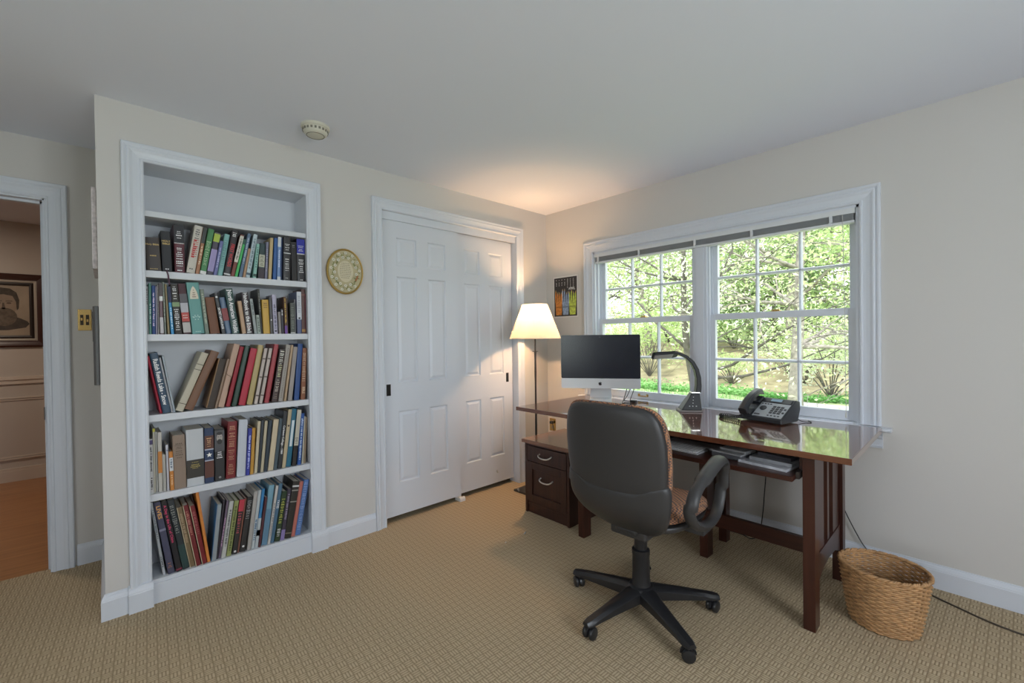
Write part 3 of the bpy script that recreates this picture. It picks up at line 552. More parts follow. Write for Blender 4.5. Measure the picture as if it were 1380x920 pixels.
# ------------------------------------------------------------------ books
PAGES = mat('book_pages', (.62, .58, .50), .9, noise=.12, nscale=300)
ZS = {'A': 1.647, 'B': 1.332, 'C': .932, 'D': .539, 'E': .116}
GRP = {'A': 'books on the top book shelf', 'B': 'books on the second book shelf', 'C': 'books on the third book shelf', 'D': 'books on the fourth book shelf', 'E': 'books on the bottom book shelf'}
KB = 1.05
def spine_quad(mb, w, z0, z1, t, x=0., wf=1.0):
    """thin print layer that follows the rounded spine front (two facets)"""
    hw = w / 2 * wf
    mb.prism([(x - .0005, -hw), (x - .0005, hw), (x + t, hw), (x + t, -hw)], z0, z1)
for i, (s, yc, a, w, h, colr, label, feats) in enumerate(BOOKS):
    rnd = random.Random(i)
    dep = min(.185, max(.105, h * .62)) + rnd.uniform(-.006, .004)
    xs = -.012 - rnd.uniform(0, .012) - (.012 if w < .012 else 0)
    zoff = abs(math.sin(a)) * w / 2 + .0004
    r = thing('book', label, 'book', (xs, yc, ZS[s] + zoff), 0, GRP[s])
    r.rotation_euler = (-a, 0, 0)
    dep = min(dep, .213 + xs)
    hw = w / 2; ct = min(.0022, w * .16); bow = min(.004, w * .10)
    cm = hexmat(colr, KB, rnd.uniform(.35, .6))
    # cover: C-shaped section with a slightly rounded spine
    out = [(-dep, -hw), (-.003, -hw), (-.0012, -hw * .9), (0, -hw * .5), (0, hw * .5), (-.0012, hw * .9), (-.003, hw), (-dep, hw), (-dep, hw - ct), (-.005, hw - ct), (-.005, -hw + ct), (-dep, -hw + ct)]
    MB().prism(out, 0, h).build('cover', cm, r)
    ins = .003 if w > .014 else .0012
    pm = PAGES
    MB().box(-dep + .004, -.0055, -hw + ct, hw - ct, ins, h - ins).build('page_block', pm, r)
    tx = {}
    for ft in feats:
        k = ft[0]
        if k in ('b', 'b2'):
            o = MB(); spine_quad(o, w * (1 if k == 'b' else .5), ft[1] * h, ft[2] * h, .0006 if k == 'b' else .001)
            o.build('spine_label', hexmat(ft[3], KB), r)
        elif k in ('v', 'h'):
            mb = tx.setdefault((len(tx), ft[2]), MB())
            if k == 'v':
                vs, fs = text_geo(ft[1], ft[4])
                L = max(v.x for v in vs) - min(v.x for v in vs); Hh = max(v.y for v in vs) - min(v.y for v in vs)
                ky = min(1.9, w * .60 / Hh); kx = min(h * .94 / L, max(1.0, ky * .85))
                zc = ft[3] * h; zc = min(max(zc, L * kx / 2 + .004), h - L * kx / 2 - .004)
                mb.add([(.0016, v.y * ky, zc - v.x * kx) for v in vs], fs)
            else:
                vs, fs = text_geo(ft[1], ft[4])
                L = max(v.x for v in vs) - min(v.x for v in vs); kx = min(1, w * .9 / L)
                mb.add([(.0016, v.x * kx, ft[3] * h + v.y * kx) for v in vs], fs)
        elif k in ('m', 'M'):
            mb = tx.setdefault((len(tx), ft[3]), MB())
            z0, z1 = ft[1] * h, ft[2] * h
            if k == 'M':                                   # bold worn characters down the spine
                z = z1
                while z > z0 + .004:
                    d = rnd.uniform(.006, .010)
                    mb.box(.0014, .0017, -w * .3, w * .3, z - .0025, z).box(.0014, .0017, -w * .3, w * rnd.uniform(-.2, .2), z - d, z - .0025)
                    z -= d + .003
            elif w > .022:                                # short lines across the spine
                z = z1
                while z > z0 + .002:
                    l = rnd.uniform(.35, .72) * w; t = rnd.choice((.003, .004, .0055))
                    n = max(2, int(l / .006)); y = -l / 2
                    for q in range(n):
                        g = l / n * rnd.uniform(.6, .85)
                        mb.box(.0014, .0016, y, y + g, max(z0, z - t), z); y += l / n
                    z -= t + rnd.choice((.004, .006, .009))
            else:                                         # small strokes running down the spine
                z = z1; t = w * .26
                while z > z0 + .003:
                    d = rnd.uniform(.003, .007)
                    mb.box(.0014, .0016, -t * rnd.uniform(.5, 1), t * rnd.uniform(.5, 1), max(z0, z - d), z)
                    z -= d + rnd.choice((.0015, .0015, .006))
        elif k == 'dot':
            mb = tx.setdefault((len(tx), ft[2]), MB()); q = min(.006, w * .3)
            mb.prism([(q * math.cos(t * PI / 4), ft[1] * h + q * math.sin(t * PI / 4)) for t in range(8)], .0008, .0016, ax='x')
        elif k == 'star':
            mb = tx.setdefault((len(tx), ft[2]), MB()); q = w * .34
            mb.prism([((q if t % 2 == 0 else q * .42) * math.sin(t * PI / 5), ft[1] * h + (q if t % 2 == 0 else q * .42) * math.cos(t * PI / 5)) for t in range(10)], .0008, .0016, ax='x')
        elif k == 'arch':
            A = [(-.34 * w, .68 * h), (.34 * w, .68 * h), (.33 * w, .74 * h), (.26 * w, .82 * h), (.14 * w, .89 * h), (0, .93 * h), (-.14 * w, .89 * h), (-.26 * w, .82 * h), (-.33 * w, .74 * h)]
            MB().prism(A, 0, .0012, ax='x').build('arch_label', hexmat('d8cdb8', KB), r)
            mb = tx.setdefault((90, '806858'), MB())
            for z, l in ((.72, .3), (.76, .24), (.80, .18), (.85, .06)): mb.box(.0012, .0017, -l * w / 2, l * w / 2, z * h - .002, z * h + .002)
            mb = tx.setdefault((91, 'c8e0dc'), MB())
            for t in range(6):
                y, z = .012 * math.cos(t * PI / 3), .32 * h + .012 * math.sin(t * PI / 3); mb.box(.0006, .0012, y - .002, y + .002, z - .002, z + .002)
        elif k == 'portrait':
            o = MB(); spine_quad(o, w, .57 * h, .97 * h, .0006); o.build('portrait_panel', hexmat('4c4c50', KB), r)
            el = lambda cy, cz, ry, rz: [(cy + ry * math.cos(t * PI / 8), cz + rz * math.sin(t * PI / 8)) for t in range(16)]
            o = MB().prism(el(0, .83 * h, w * .30, h * .085), .0006, .0011, ax='x'); o.build('portrait_face', hexmat('a09890', KB), r)
            o = MB().prism(el(0, .755 * h, w * .26, h * .05), .0011, .0014, ax='x').prism(el(0, .915 * h, w * .3, h * .03), .0011, .0014, ax='x')
            o.box(.0011, .0014, -w * .2, -w * .06, .845 * h, .853 * h).box(.0011, .0014, w * .06, w * .2, .845 * h, .853 * h)
            o.build('portrait_beard', hexmat('2c2a2a', KB), r)
        elif k == 'ribbon':
            p = [(-.004, -.004, .002), (.016, -.004, .0035), (.028, -.0035, -.004), (.028, 0, -.02), (.0275, .001, -.045), (.029, .003, -.066)]
            MB().tube(p, .0032, 6).build('bookmark_ribbon', hexmat('5a3648', KB), r)
        elif k == 'cord':
            p = spline([(.0012, -hw * .85, .52 * h), (.0015, -hw * .5, .50 * h), (.002, hw * .4, .49 * h), (.0015, hw * .8, .46 * h), (.003, hw * .82, .36 * h), (.003, hw * .85, .26 * h)], 5, False)
            MB().tube(p, .0014, 6).build('tie_cord', hexmat('5a4030', KB), r)
        elif k == 'stitch':
            mb = tx.setdefault((92, '5c5450'), MB()); z = .06 * h
            while z < .95 * h: mb.box(.0006, .0014, -.0015, .0015, z, z + .005); z += .010
        elif k == 'edge':
            o = MB().box(-dep, .0008, -hw - .0006, -hw + .0022, 0, h + .001); o.build('slipcase_edge', hexmat(ft[1], KB), r)
        elif k == 'cover':
            o = MB().box(-dep, -.001, -hw - .0008, -hw + .0004, 0, h); o.build('front_cover', hexmat(ft[1], KB), r)
    for (n_, c_), mb in tx.items():
        mb.build('title', hexmat(c_, KB), r)

# ------------------------------------------------------------------ wall plaque
pq = thing('wall_plaque', 'oval wooden plaque with a wreath of white flowers hanging beside the bookcase', 'plaque', (0, -1.927, 1.728))
el = lambda ry, rz, n=40, cy=0, cz=0: [(cy + ry * math.cos(t * 2 * PI / n), cz + rz * math.sin(t * 2 * PI / n)) for t in range(n)]
MB().prism(el(.116, .143), .001, .020, ax='x').build('board', mat('plaque_wood', (.30, .19, .075), .4, noise=.2), pq, smooth=True, bevel=.003)
ring = MB(); ring.tube([(.019, y, z) for y, z in el(.113, .140)], .006, 8, closed=True); ring.build('gilt_rim', mat('gilt', (.42, .28, .08), .35, metal=.6), pq, smooth=True)
MB().prism(el(.106, .133), .018, .0215, ax='x').build('painted_face', mat('plaque_cream', (.46, .40, .24), .6, noise=.08, nscale=40), pq)
MB().prism(el(.05, .068), .021, .0225, ax='x').build('verse_panel', mat('verse_cream', (.62, .56, .40), .6), pq)
tx = MB()
rnd = random.Random(3)
for k in range(9):
    z = .05 - k * .0115; l = .074 * math.sqrt(max(.1, 1 - (z / .068) ** 2)); y = -l / 2
    while y < l / 2 - .004:
        d = rnd.uniform(.004, .012); d = min(d, l / 2 - y); tx.box(.0224, .0228, y, y + d, z, z + .0028); y += d + .003
tx.build('verse_text', mat('verse_ink', (.22, .17, .10), .6), pq)
lf = MB()
for k in range(54):
    t = k / 54 * 2 * PI; q = rnd.uniform(.84, 1.12); y, z = .080 * q * math.cos(t), .103 * q * math.sin(t); an = rnd.uniform(0, PI)
    l, b_ = rnd.uniform(.008, .014), .0035
    c_, s_ = math.cos(an), math.sin(an)
    lf.prism([(y + l * c_, z + l * s_), (y - b_ * s_, z + b_ * c_), (y - l * c_, z - l * s_), (y + b_ * s_, z - b_ * c_)], .0213, .0228, ax='x')
lf.build('leaf_wreath', mat('leaf_green', (.17, .20, .05), .6, noise=.3), pq)
PET = mat('petal_white', (.78, .76, .66), .6); PEC = mat('flower_centre', (.30, .26, .10), .6)
for k in range(26):
    t = k / 26 * 2 * PI + .1
    if 5.55 < t % (2 * PI) < 5.95: continue
    q = 1.0 + .13 * (-1) ** k; y, z = .081 * q * math.cos(t), .104 * q * math.sin(t)
    fw = MB()
    for p in range(5):
        g = p * 2 * PI / 5; fw.prism(el(.0046, .0046, 8, y + .0055 * math.cos(g), z + .0055 * math.sin(g)), .0222, .0242, ax='x')
    fl_ = fw.build('flower', PET, pq)
    MB().prism(el(.0028, .0028, 8, y, z), .024, .0256, ax='x').build('flower_centre', PEC, fl_)
MB().prism([(.066, -.06), (.078, -.042), (.084, -.024), (.076, -.02), (.07, -.034), (.06, -.05)], .0222, .0240, ax='x').build('painted_bird', mat('bird_brown', (.36, .14, .05), .6), pq)

# ------------------------------------------------------------------ smoke detector
sd = thing('smoke_detector', 'round cream smoke detector on the ceiling above the bookcase', 'smoke detector', (.352, -2.212, H))
CREAM = mat('aged_cream_plastic', (.64, .62, .52), .45)
MB().lathe([(.072, 0), (.072, -.012), (.068, -.016)][::-1], 36).build('base', CREAM, sd, smooth=True)
MB().lathe([(.028, -.052), (.048, -.048), (.058, -.040), (.062, -.028), (.064, -.015)], 36).build('cover', CREAM, sd, smooth=True)
v = MB()
for k in range(20):
    a = k * 2 * PI / 20
    v.box(.0575, .0645, -.005, .005, -.032, -.021, Matrix.Rotation(a, 4, 'Z'))
v.tube([(.044 * math.cos(t * PI / 12), .044 * math.sin(t * PI / 12), -.0495) for t in range(24)], .0018, 6, closed=True)
v.build('vent_slots', mat('vent_dark', (.20, .19, .15), .6), sd)

# ------------------------------------------------------------------ alcove: switch plate, objects on the return wall
sw = thing('light_switch', 'shiny brass light switch plate on the alcove wall', 'light switch', (-.80, -3.146, 1.428))
MB().box(.0005, .006, -.026, .032, -.062, .062).build('plate', BRASS, sw, bevel=.003)
MB().box(.0055, .0075, -.016, -.002, -.03, .03).box(.0055, .0075, .008, .022, -.03, .03).build('switch_slot', mat('switch_dark', (.05, .035, .02), .4), sw)
MB().box(.007, .018, -.013, -.005, -.004, .012).box(.007, .018, .011, .019, -.012, .004).build('toggle', BRASS, sw, bevel=.001)
wc = thing('wall_board', 'pale framed board seen edge-on on the alcove side of the bookcase wall', 'framed board', (-.06, -3.075, 1.835))
MB().box(-.44, 0, -.018, -.001, -.192, .192).build('frame', mat('board_frame', (.62, .56, .56), .6, noise=.25, nscale=60), wc, bevel=.002)
MB().box(-.43, -.01, -.0195, -.017, -.18, .18).build('face', mat('board_face', (.7, .68, .66), .6), wc)
wp = thing('wall_intercom', 'grey panel seen edge-on on the wall corner below the framed board', 'wall panel', (-.02, -3.075, 1.28))
MB().prism([(-.20, -.001), (0, -.001), (0, -.014), (-.02, -.022), (-.18, -.022), (-.20, -.014)], -.185, .185).build('housing', mat('intercom_grey', (.09, .09, .09), .5), wp, bevel=.002)
MB().box(-.17, -.03, -.0235, -.021, .02, .16).build('speaker_grille', mat('grille_dark', (.05, .05, .05), .6), wp)

# ------------------------------------------------------------------ portrait in the hall
pf = thing('framed_portrait', 'sepia portrait photograph of a bearded person in a dark wooden frame on the hall wall', 'picture', (-3.41, -3.80, 1.606))
FW = mat('dark_walnut_frame', (.045, .012, .008), .3)
FG = mat('silver_slip', (.35, .30, .25), .4, metal=.5)
IW, IH = .33, .345
toH = lambda a, z, t: (t, a, z)
casing((-.265, .265, -.285, .285), [(0, 0), (0, .014), (.012, .016), (.03, .022), (.045, .026), (.06, .02), (.06, 0)], toH, closed=True).build('frame', FW, pf)
casing((-.245, .245, -.265, .265), [(0, 0), (0, .010), (.008, .012), (.02, .012), (.02, 0)], toH, closed=True).build('slip', FG, pf)
casing((-.215, .215, -.235, .235), [(0, 0), (0, .011), (.015, .015), (.03, .011), (.03, 0)], toH, closed=True).build('inner_frame', mat('black_inner', (.02, .012, .01), .35), pf)
MB().box(.002, .004, -.22, .22, -.24, .24).build('photo_paper', mat('sepia_paper', (.33, .26, .19), .5, noise=.12, nscale=6), pf)
ovy = lambda cy, cz, ry, rz, n=20: [(cy + ry * math.cos(t * 2 * PI / n), cz + rz * math.sin(t * 2 * PI / n)) for t in range(n)]
cy = .055
MB().prism([(-.214, -.12), (-.15, -.09), (-.05, -.05), (.10, -.05), (.16, -.075), (.20, -.10), (.214, -.125), (.19, -.16), (.08, -.185), (-.1, -.19), (-.214, -.17)], .004, .0048, ax='x').build('suit', mat('sepia_dark', (.055, .04, .03), .6, noise=.3, nscale=20), pf)
MB().prism(ovy(cy, .055, .082, .125), .0045, .0052, ax='x').build('face', mat('sepia_face', (.26, .19, .135), .6, noise=.1, nscale=15), pf)
MB().prism(ovy(cy, -.06, .082, .085), .005, .0056, ax='x').build('beard', mat('sepia_beard', (.12, .09, .065), .7, noise=.35, nscale=40), pf)
MB().prism([(cy + y, z) for y, z in [(-.098, .03), (-.10, .12), (-.07, .185), (-.02, .212), (.04, .205), (.08, .17), (.097, .10), (.092, .02), (.08, .0), (.076, .08), (.055, .135), (.0, .15), (-.05, .14), (-.078, .09)]], .005, .0057, ax='x').build('hair', mat('sepia_hair', (.06, .045, .032), .7, noise=.3, nscale=40), pf)
ft_ = MB()
for q in (-.042, .022): ft_.prism(ovy(cy + q + .01, .068, .016, .008, 10), .005, .0056, ax='x').box(.005, .0056, cy + q - .010, cy + q + .032, .084, .091)
ft_.prism([(cy - .008, .07), (cy + .002, .07), (cy + .010, .012), (cy - .014, .012)], .005, .0056, ax='x').box(.0056, .006, cy - .028, cy + .022, -.025, -.016)
ft_.build('features', mat('sepia_line', (.10, .07, .05), .7), pf)
# ------------------------------------------------------------------ window
GLASS = bpy.data.materials.new('window_glass'); GLASS.use_nodes = True
nt = GLASS.node_tree; nt.nodes.remove(nt.nodes['Principled BSDF'])
gt = nt.nodes.new('ShaderNodeBsdfTransparent'); gt.inputs['Color'].default_value = (.97, .985, .98, 1)
gg = nt.nodes.new('ShaderNodeBsdfGlossy'); gg.inputs['Roughness'].default_value = .02
fr = nt.nodes.new('ShaderNodeFresnel'); fr.inputs['IOR'].default_value = 1.25
gm = nt.nodes.new('ShaderNodeMixShader')
nt.links.new(fr.outputs['Fac'], gm.inputs['Fac']); nt.links.new(gt.outputs[0], gm.inputs[1]); nt.links.new(gg.outputs[0], gm.inputs[2])
nt.links.new(gm.outputs[0], nt.nodes['Material Output'].inputs['Surface'])

win = tag(bpy.data.objects.new('window_1', None), 'double window of two white multi-pane sash units behind the desk', kind='structure'); C.objects.link(win)
# jamb liner, stops, mullion
j = MB()
j.box(WX0, WX0 + .014, 0, .14, WZ0, WZ1).box(WX1 - .014, WX1, 0, .14, WZ0, WZ1).box(WX0, WX1, 0, .14, WZ1 - .014, WZ1).box(WX0, WX1, .02, .15, WZ0, .790)
MX0, MX1 = 1.398, 1.492
j.box(MX0, MX1, .012, .14, .78, WZ1 - .014).box(MX0 + .02, MX1 - .02, .006, .02, .785, WZ1 - .014)
for a, s in ((WX0 + .014, 1), (MX0, -1), (MX1, 1), (WX1 - .014, -1)):      # parting beads
    for y0, y1 in ((.030, .042), (.082, .092)):
        q0, q1 = sorted((a, a + s * .014)); j.box(q0, q1, y0, y1, .785, WZ1 - .014)
j.build('jamb_liner', TRIM, win)
def sash(x0, x1, y0, y1, z0, z1, bot, top):
    st = .042; mb = MB()
    mb.box(x0, x0 + st, y0, y1, z0, z1).box(x1 - st, x1, y0, y1, z0, z1).box(x0 + st, x1 - st, y0, y1, z0, z0 + bot).box(x0 + st, x1 - st, y0, y1, z1 - top, z1)
    gx0, gx1, gz0, gz1 = x0 + st, x1 - st, z0 + bot, z1 - top
    prof = lambda w: [(-w, y1 - .004), (-w, y1 - .014), (-w * .45, y0 + .004), (w * .45, y0 + .004), (w, y1 - .014), (w, y1 - .004)]
    for k in (1, 2):
        x = gx0 + (gx1 - gx0) * k / 3; mb.prism([(x + a, b_) for a, b_ in prof(.0105)], gz0, gz1)
    z = (gz0 + gz1) / 2
    mb.prism([(b_, z + a) for a, b_ in prof(.0105)], gx0, gx1, ax='x')
    o = mb.build('sash', TRIM, win, bevel=.0015)
    ym = y1 - .008
    MB().add([(gx0, ym, gz0), (gx1, ym, gz0), (gx1, ym, gz1), (gx0, ym, gz1)], [(0, 1, 2, 3)]).build('glass_pane', GLASS, o)
    return o
for x0, x1 in ((WX0 + .016, MX0 - .002), (MX1 + .002, WX1 - .016)):
    sash(x0, x1, .092, .126, 1.400, 1.990, .040, .05)           # upper, outer
    lo = sash(x0, x1, .044, .080, .791, 1.436, .058, .040)      # lower, inner
    xm = (x0 + x1) / 2
    MB().box(xm - .028, xm + .028, .050, .076, 1.436, 1.441).box(xm - .02, xm + .02, .052, .07, 1.441, 1.450).build('sash_lock', BRASS, lo, bevel=.001)
    MB().tube([(xm - .035, .044, .822), (xm - .033, .030, .816), (xm + .033, .030, .816), (xm + .035, .044, .822)], .004, 8).box(xm - .045, xm - .028, .040, .0445, .812, .832).box(xm + .028, xm + .045, .040, .0445, .812, .832).build('sash_lift', BRASS, lo)
win_cas = casing((WX0, WX1, .79, WZ1), [(u * 1.02, t) for u, t in CAS], lambda a, z, t: (a, -t, z)).build('window_frame', TRIM, win)
st = MB().prism([(.02, 0), (-.050, 0), (-.058, .004), (-.060, .010), (-.058, .016), (-.050, .020), (.02, .020)], .405, 2.470, Matrix.Translation((0, 0, .765)), ax='x')
st.build('window_sill', TRIM, win)
MB().prism([(0, 0), (-.014, 0), (-.016, .01), (-.012, .016), (-.012, .05), (-.02, .058), (-.022, .07), (-.03, .08), (-.034, .095), (0, .095)], .443, 2.432, Matrix.Translation((0, 0, .670)), ax='x').build('window_apron', TRIM, win)

# ------------------------------------------------------------------ raised blind
bl = thing('window_blind', 'white slatted blind raised to the top of the double window', 'blind', ((WX0 + WX1) / 2, .018, 1.99))
hw = (WX1 - WX0) / 2 - .018
BLW = mat('blind_white', (.70, .72, .74), .45); BLG = mat('blind_slat', (.55, .57, .60), .5)
MB().box(-hw, hw, -.026, .022, -.030, 0).build('head_rail', BLW, bl, bevel=.002)
mb = MB()
for k in range(16):
    z = -.033 - k * .0021
    mb.add([(-hw + .006, -.024, z), (hw - .006, -.024, z), (hw - .006, 0, z + .0012), (-hw + .006, 0, z + .0012), (hw - .006, .018, z), (-hw + .006, .018, z),
            (-hw + .006, -.024, z - .0007), (hw - .006, -.024, z - .0007)], [(0, 1, 2, 3), (3, 2, 4, 5), (0, 1, 7, 6)])
mb.build('slat_stack', BLG, bl)
MB().box(-hw + .004, hw - .004, -.026, .020, -.082, -.068).build('bottom_rail', BLW, bl, bevel=.002)
for t in (-.955, -.52, -.02, .40, .875):
    x = t * hw
    MB().box(x - .008, x + .008, -.031, -.026, -.040, -.024).box(x - .006, x + .010, -.034, -.028, -.066, -.040).box(x - .010, x + .004, -.031, -.025, -.084, -.066).build('rail_clip', BLW, bl, bevel=.001)
MB().tube([(hw - .055, -.03, -.03), (hw - .05, -.032, -.3), (hw - .045, -.034, -.7), (hw - .042, -.034, -1.16)], .0016, 6).lathe([(.0015, .03), (.004, .02), (.0045, 0), (.002, -.004)], 8, (hw - .042, -.034, -1.17)).build('pull_cord', mat('cord_white', (.55, .55, .52), .7), bl)

# ------------------------------------------------------------------ calendar in the corner
cal = thing('wall_calendar', 'black calendar with bunches of orange, blue and green carrots on the corner wall', 'calendar', (.232, 0, 1.655))
MB().box(-.142, .142, -.004, -.001, -.187, .187).build('sheet', mat('calendar_white', (.75, .73, .70), .6), cal)
MB().box(-.132, .132, -.0046, -.004, -.177, .175).build('print', mat('calendar_black', (.035, .028, .028), .5), cal)
def carrots(x0, cols, tips, name):
    mb, tp = MB(), MB(); rr = random.Random(x0)
    for k in range(4):
        x = x0 + (k - 1.5) * .017; sp = (k - 1.5) * .006; top = .035 + rr.uniform(-.015, .02)
        mb.prism([(x0 + (k - 1.5) * .013 - .012, -.165), (x0 + (k - 1.5) * .013 + .012, -.165), (x + sp + .0078, -.02), (x + sp + .005, top), (x + sp - .005, top), (x + sp - .0078, -.02)], -.0056 - k * .0003, -.0046, ax='y')
        tp.prism([(x + sp - .005, top), (x + sp + .005, top), (x + sp + rr.uniform(-.006, .006), top + .022)], -.006, -.0046, ax='y')
    mb.build(name, mat(name, cols, .55, noise=.35, nscale=60), cal); tp.build('tip', mat(name + '_tip', tips, .6), cal)
    MB().box(x0 - .034, x0 + .034, -.0068, -.0045, -.10, -.085).build('band', mat('band_' + name, tuple(c * .6 for c in cols), .6), cal)
carrots(-.078, (.80, .27, .05), (.60, .40, .15), 'orange_carrots')
carrots(.002, (.27, .36, .52), (.5, .4, .3), 'blue_carrots')
carrots(.082, (.52, .60, .09), (.55, .35, .15), 'green_carrots')
tx = MB(); rr = random.Random(11)
for k in range(7):
    x = -.105 + k * .033
    for q in range(5 if k < 4 else 7):
        if q == 1 and k < 4: continue
        z = .155 - q * .0125
        tx.box(x - .004, x - .0012, -.005, -.0045, z - .0035, z + .0035).box(x + .0012, x + .0035 + rr.uniform(-.001, .001), -.005, -.0045, z - .0035, z + .0035)
vs, fs = text_geo('APRIL', .030)
tx.add([(v.x + .075, -.005, v.y + .068) for v in vs], fs)
tx.build('calendar_text', mat('calendar_print', (.75, .74, .70), .6), cal)

# ------------------------------------------------------------------ outlet under the desk
ol = thing('wall_outlet', 'brass outlet plate with a black plug low in the corner under the desk', 'outlet', (.060, 0, .470))
MB().box(-.036, .036, -.006, -.001, -.058, .058).build('plate', BRASS, ol, bevel=.003)
MB().box(-.016, .016, -.0075, -.005, .008, .04).box(-.016, .016, -.0075, -.005, -.04, -.008).build('socket', mat('outlet_ivory', (.45, .36, .22), .5), ol, bevel=.002)
pl = MB().box(-.012, .016, -.035, -.007, .012, .034); pl.tube(spline([(.01, -.034, .02), (.03, -.05, .03), (.05, -.055, 0), (.06, -.055, -.05), (.064, -.052, -.16), (.07, -.04, -.30), (.08, -.03, -.42)], 5, False), .0035, 6)
pl.build('plug', CORD, ol)

# ------------------------------------------------------------------ desk
DX0, DX1, DFY, DBY, DTZ = .49, 2.437, -.885, -.068, .790
dk = thing('desk', 'long cherry wood desk with glossy top, slatted end panels and pull-out tray', 'desk', (1.5, -.48, 0))
off = Matrix.Translation((-1.5, .48, 0))
def part(mb, name, m, **k): return mb.xform(off).build(name, m, dk, **k)
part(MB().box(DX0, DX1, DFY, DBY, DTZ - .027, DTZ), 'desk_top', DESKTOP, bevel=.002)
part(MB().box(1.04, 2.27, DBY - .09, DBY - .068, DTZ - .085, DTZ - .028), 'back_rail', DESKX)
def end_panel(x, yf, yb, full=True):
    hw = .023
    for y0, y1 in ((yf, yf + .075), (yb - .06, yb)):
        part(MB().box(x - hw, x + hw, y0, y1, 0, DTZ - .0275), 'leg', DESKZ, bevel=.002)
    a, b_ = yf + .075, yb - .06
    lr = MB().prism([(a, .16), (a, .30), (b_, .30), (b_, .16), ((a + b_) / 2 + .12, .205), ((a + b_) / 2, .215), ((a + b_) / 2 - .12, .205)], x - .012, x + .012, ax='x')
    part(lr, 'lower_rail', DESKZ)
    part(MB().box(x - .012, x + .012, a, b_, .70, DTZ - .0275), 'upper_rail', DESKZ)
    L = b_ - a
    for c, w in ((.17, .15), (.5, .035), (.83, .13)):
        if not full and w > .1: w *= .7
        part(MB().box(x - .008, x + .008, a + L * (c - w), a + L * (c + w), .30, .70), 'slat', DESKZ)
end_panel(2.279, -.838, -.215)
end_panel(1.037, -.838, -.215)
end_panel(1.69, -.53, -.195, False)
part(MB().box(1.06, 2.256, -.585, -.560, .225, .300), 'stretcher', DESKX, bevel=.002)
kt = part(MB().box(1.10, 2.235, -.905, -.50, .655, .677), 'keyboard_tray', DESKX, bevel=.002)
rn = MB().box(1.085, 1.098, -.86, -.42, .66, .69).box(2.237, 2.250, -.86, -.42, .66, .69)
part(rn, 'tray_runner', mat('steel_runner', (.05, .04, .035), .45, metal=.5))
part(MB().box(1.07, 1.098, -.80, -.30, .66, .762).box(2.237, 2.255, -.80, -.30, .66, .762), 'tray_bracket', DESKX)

# ------------------------------------------------------------------ filing cabinet
fc_ = thing('filing_cabinet', 'dark wood two-drawer filing cabinet under the left end of the desk', 'cabinet', (.692, -.79, 0))
W2 = .21; D = .46
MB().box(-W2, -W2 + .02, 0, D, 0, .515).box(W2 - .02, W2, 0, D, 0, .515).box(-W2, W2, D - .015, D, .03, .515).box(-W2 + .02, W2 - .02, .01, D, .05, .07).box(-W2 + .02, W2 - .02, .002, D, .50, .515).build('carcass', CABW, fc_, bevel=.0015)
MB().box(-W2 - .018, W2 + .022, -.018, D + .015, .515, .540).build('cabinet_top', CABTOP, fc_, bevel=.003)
MB().box(-W2 + .02, W2 - .02, .012, .026, .0, .085).build('plinth', CABW, fc_)
def drawer(z0, z1, frame):
    mb = MB(); x0, x1 = -W2 + .022, W2 - .022
    if frame:
        fw_ = .052
        mb.box(x0, x0 + fw_, -.004, .018, z0, z1).box(x1 - fw_, x1, -.004, .018, z0, z1).box(x0 + fw_, x1 - fw_, -.004, .018, z0, z0 + fw_).box(x0 + fw_, x1 - fw_, -.004, .018, z1 - fw_, z1)
        mb.box(x0 + fw_, x1 - fw_, .006, .018, z0 + fw_, z1 - fw_)
    else:
        mb.box(x0 + .052, x1, -.004, .018, z0, z1).box(x0, x0 + .050, .002, .018, z0, z1)
    d = mb.build('drawer', CABW, fc_, bevel=.0015)
    zc = (z0 + z1) / 2 + (.03 if frame else 0); yf = .006 if frame else -.004
    h = MB().tube(spline([(-.056, yf, zc + .012), (-.055, yf - .018, zc + .004), (-.035, yf - .027, zc - .006), (0, yf - .030, zc - .009), (.035, yf - .027, zc - .006), (.055, yf - .018, zc + .004), (.056, yf, zc + .012)], 4, False), .0052, 8)
    for x in (-.056, .056): h.lathe([(.010, -.004), (.010, .0), (.006, .004)], 12).v[-36:] = [(x + a, yf - .003 - c, zc + .012 + b_) for a, b_, c in h.v[-36:]]
    h.build('handle', CHROME, d, smooth=True)
drawer(.385, .497, False)
drawer(.092, .381, True)

# ------------------------------------------------------------------ floor lamp
fl = thing('floor_lamp', 'lit floor lamp with cream shade and slim dark pole beside the closet', 'lamp', (.262, -.438, 0))
IRON = mat('wrought_iron', (.05, .045, .04), .45, metal=.5, bump=.4, bscale=80)
MB().box(-.15, .12, -.13, .13, 0, .016).build('base', IRON, fl, bevel=.006)
MB().lathe([(.04, .016), (.03, .024), (.012, .04), (.0085, .06), (.0095, .5), (.0078, .9), (.0095, 1.0), (.0078, 1.1), (.0098, 1.168), (.007, 1.18), (.006, 1.36)], 12).build('pole', IRON, fl, smooth=True)
MB().box(-.030, .030, -.004, .004, 1.172, 1.176).box(-.004, .004, -.03, .03, 1.172, 1.176).build('drip_ring', IRON, fl, bevel=.001)
SH = bpy.data.materials.new('linen_shade'); SH.use_nodes = True; nt = SH.node_tree; nt.nodes.remove(nt.nodes['Principled BSDF'])
a_ = nt.nodes.new('ShaderNodeBsdfDiffuse'); a_.inputs['Color'].default_value = (.80, .74, .62, 1)
b_ = nt.nodes.new('ShaderNodeBsdfTranslucent'); b_.inputs['Color'].default_value = (.88, .80, .66, 1)
mx = nt.nodes.new('ShaderNodeMixShader'); mx.inputs['Fac'].default_value = .44
nt.links.new(a_.outputs[0], mx.inputs[1]); nt.links.new(b_.outputs[0], mx.inputs[2]); nt.links.new(mx.outputs[0], nt.nodes['Material Output'].inputs['Surface'])
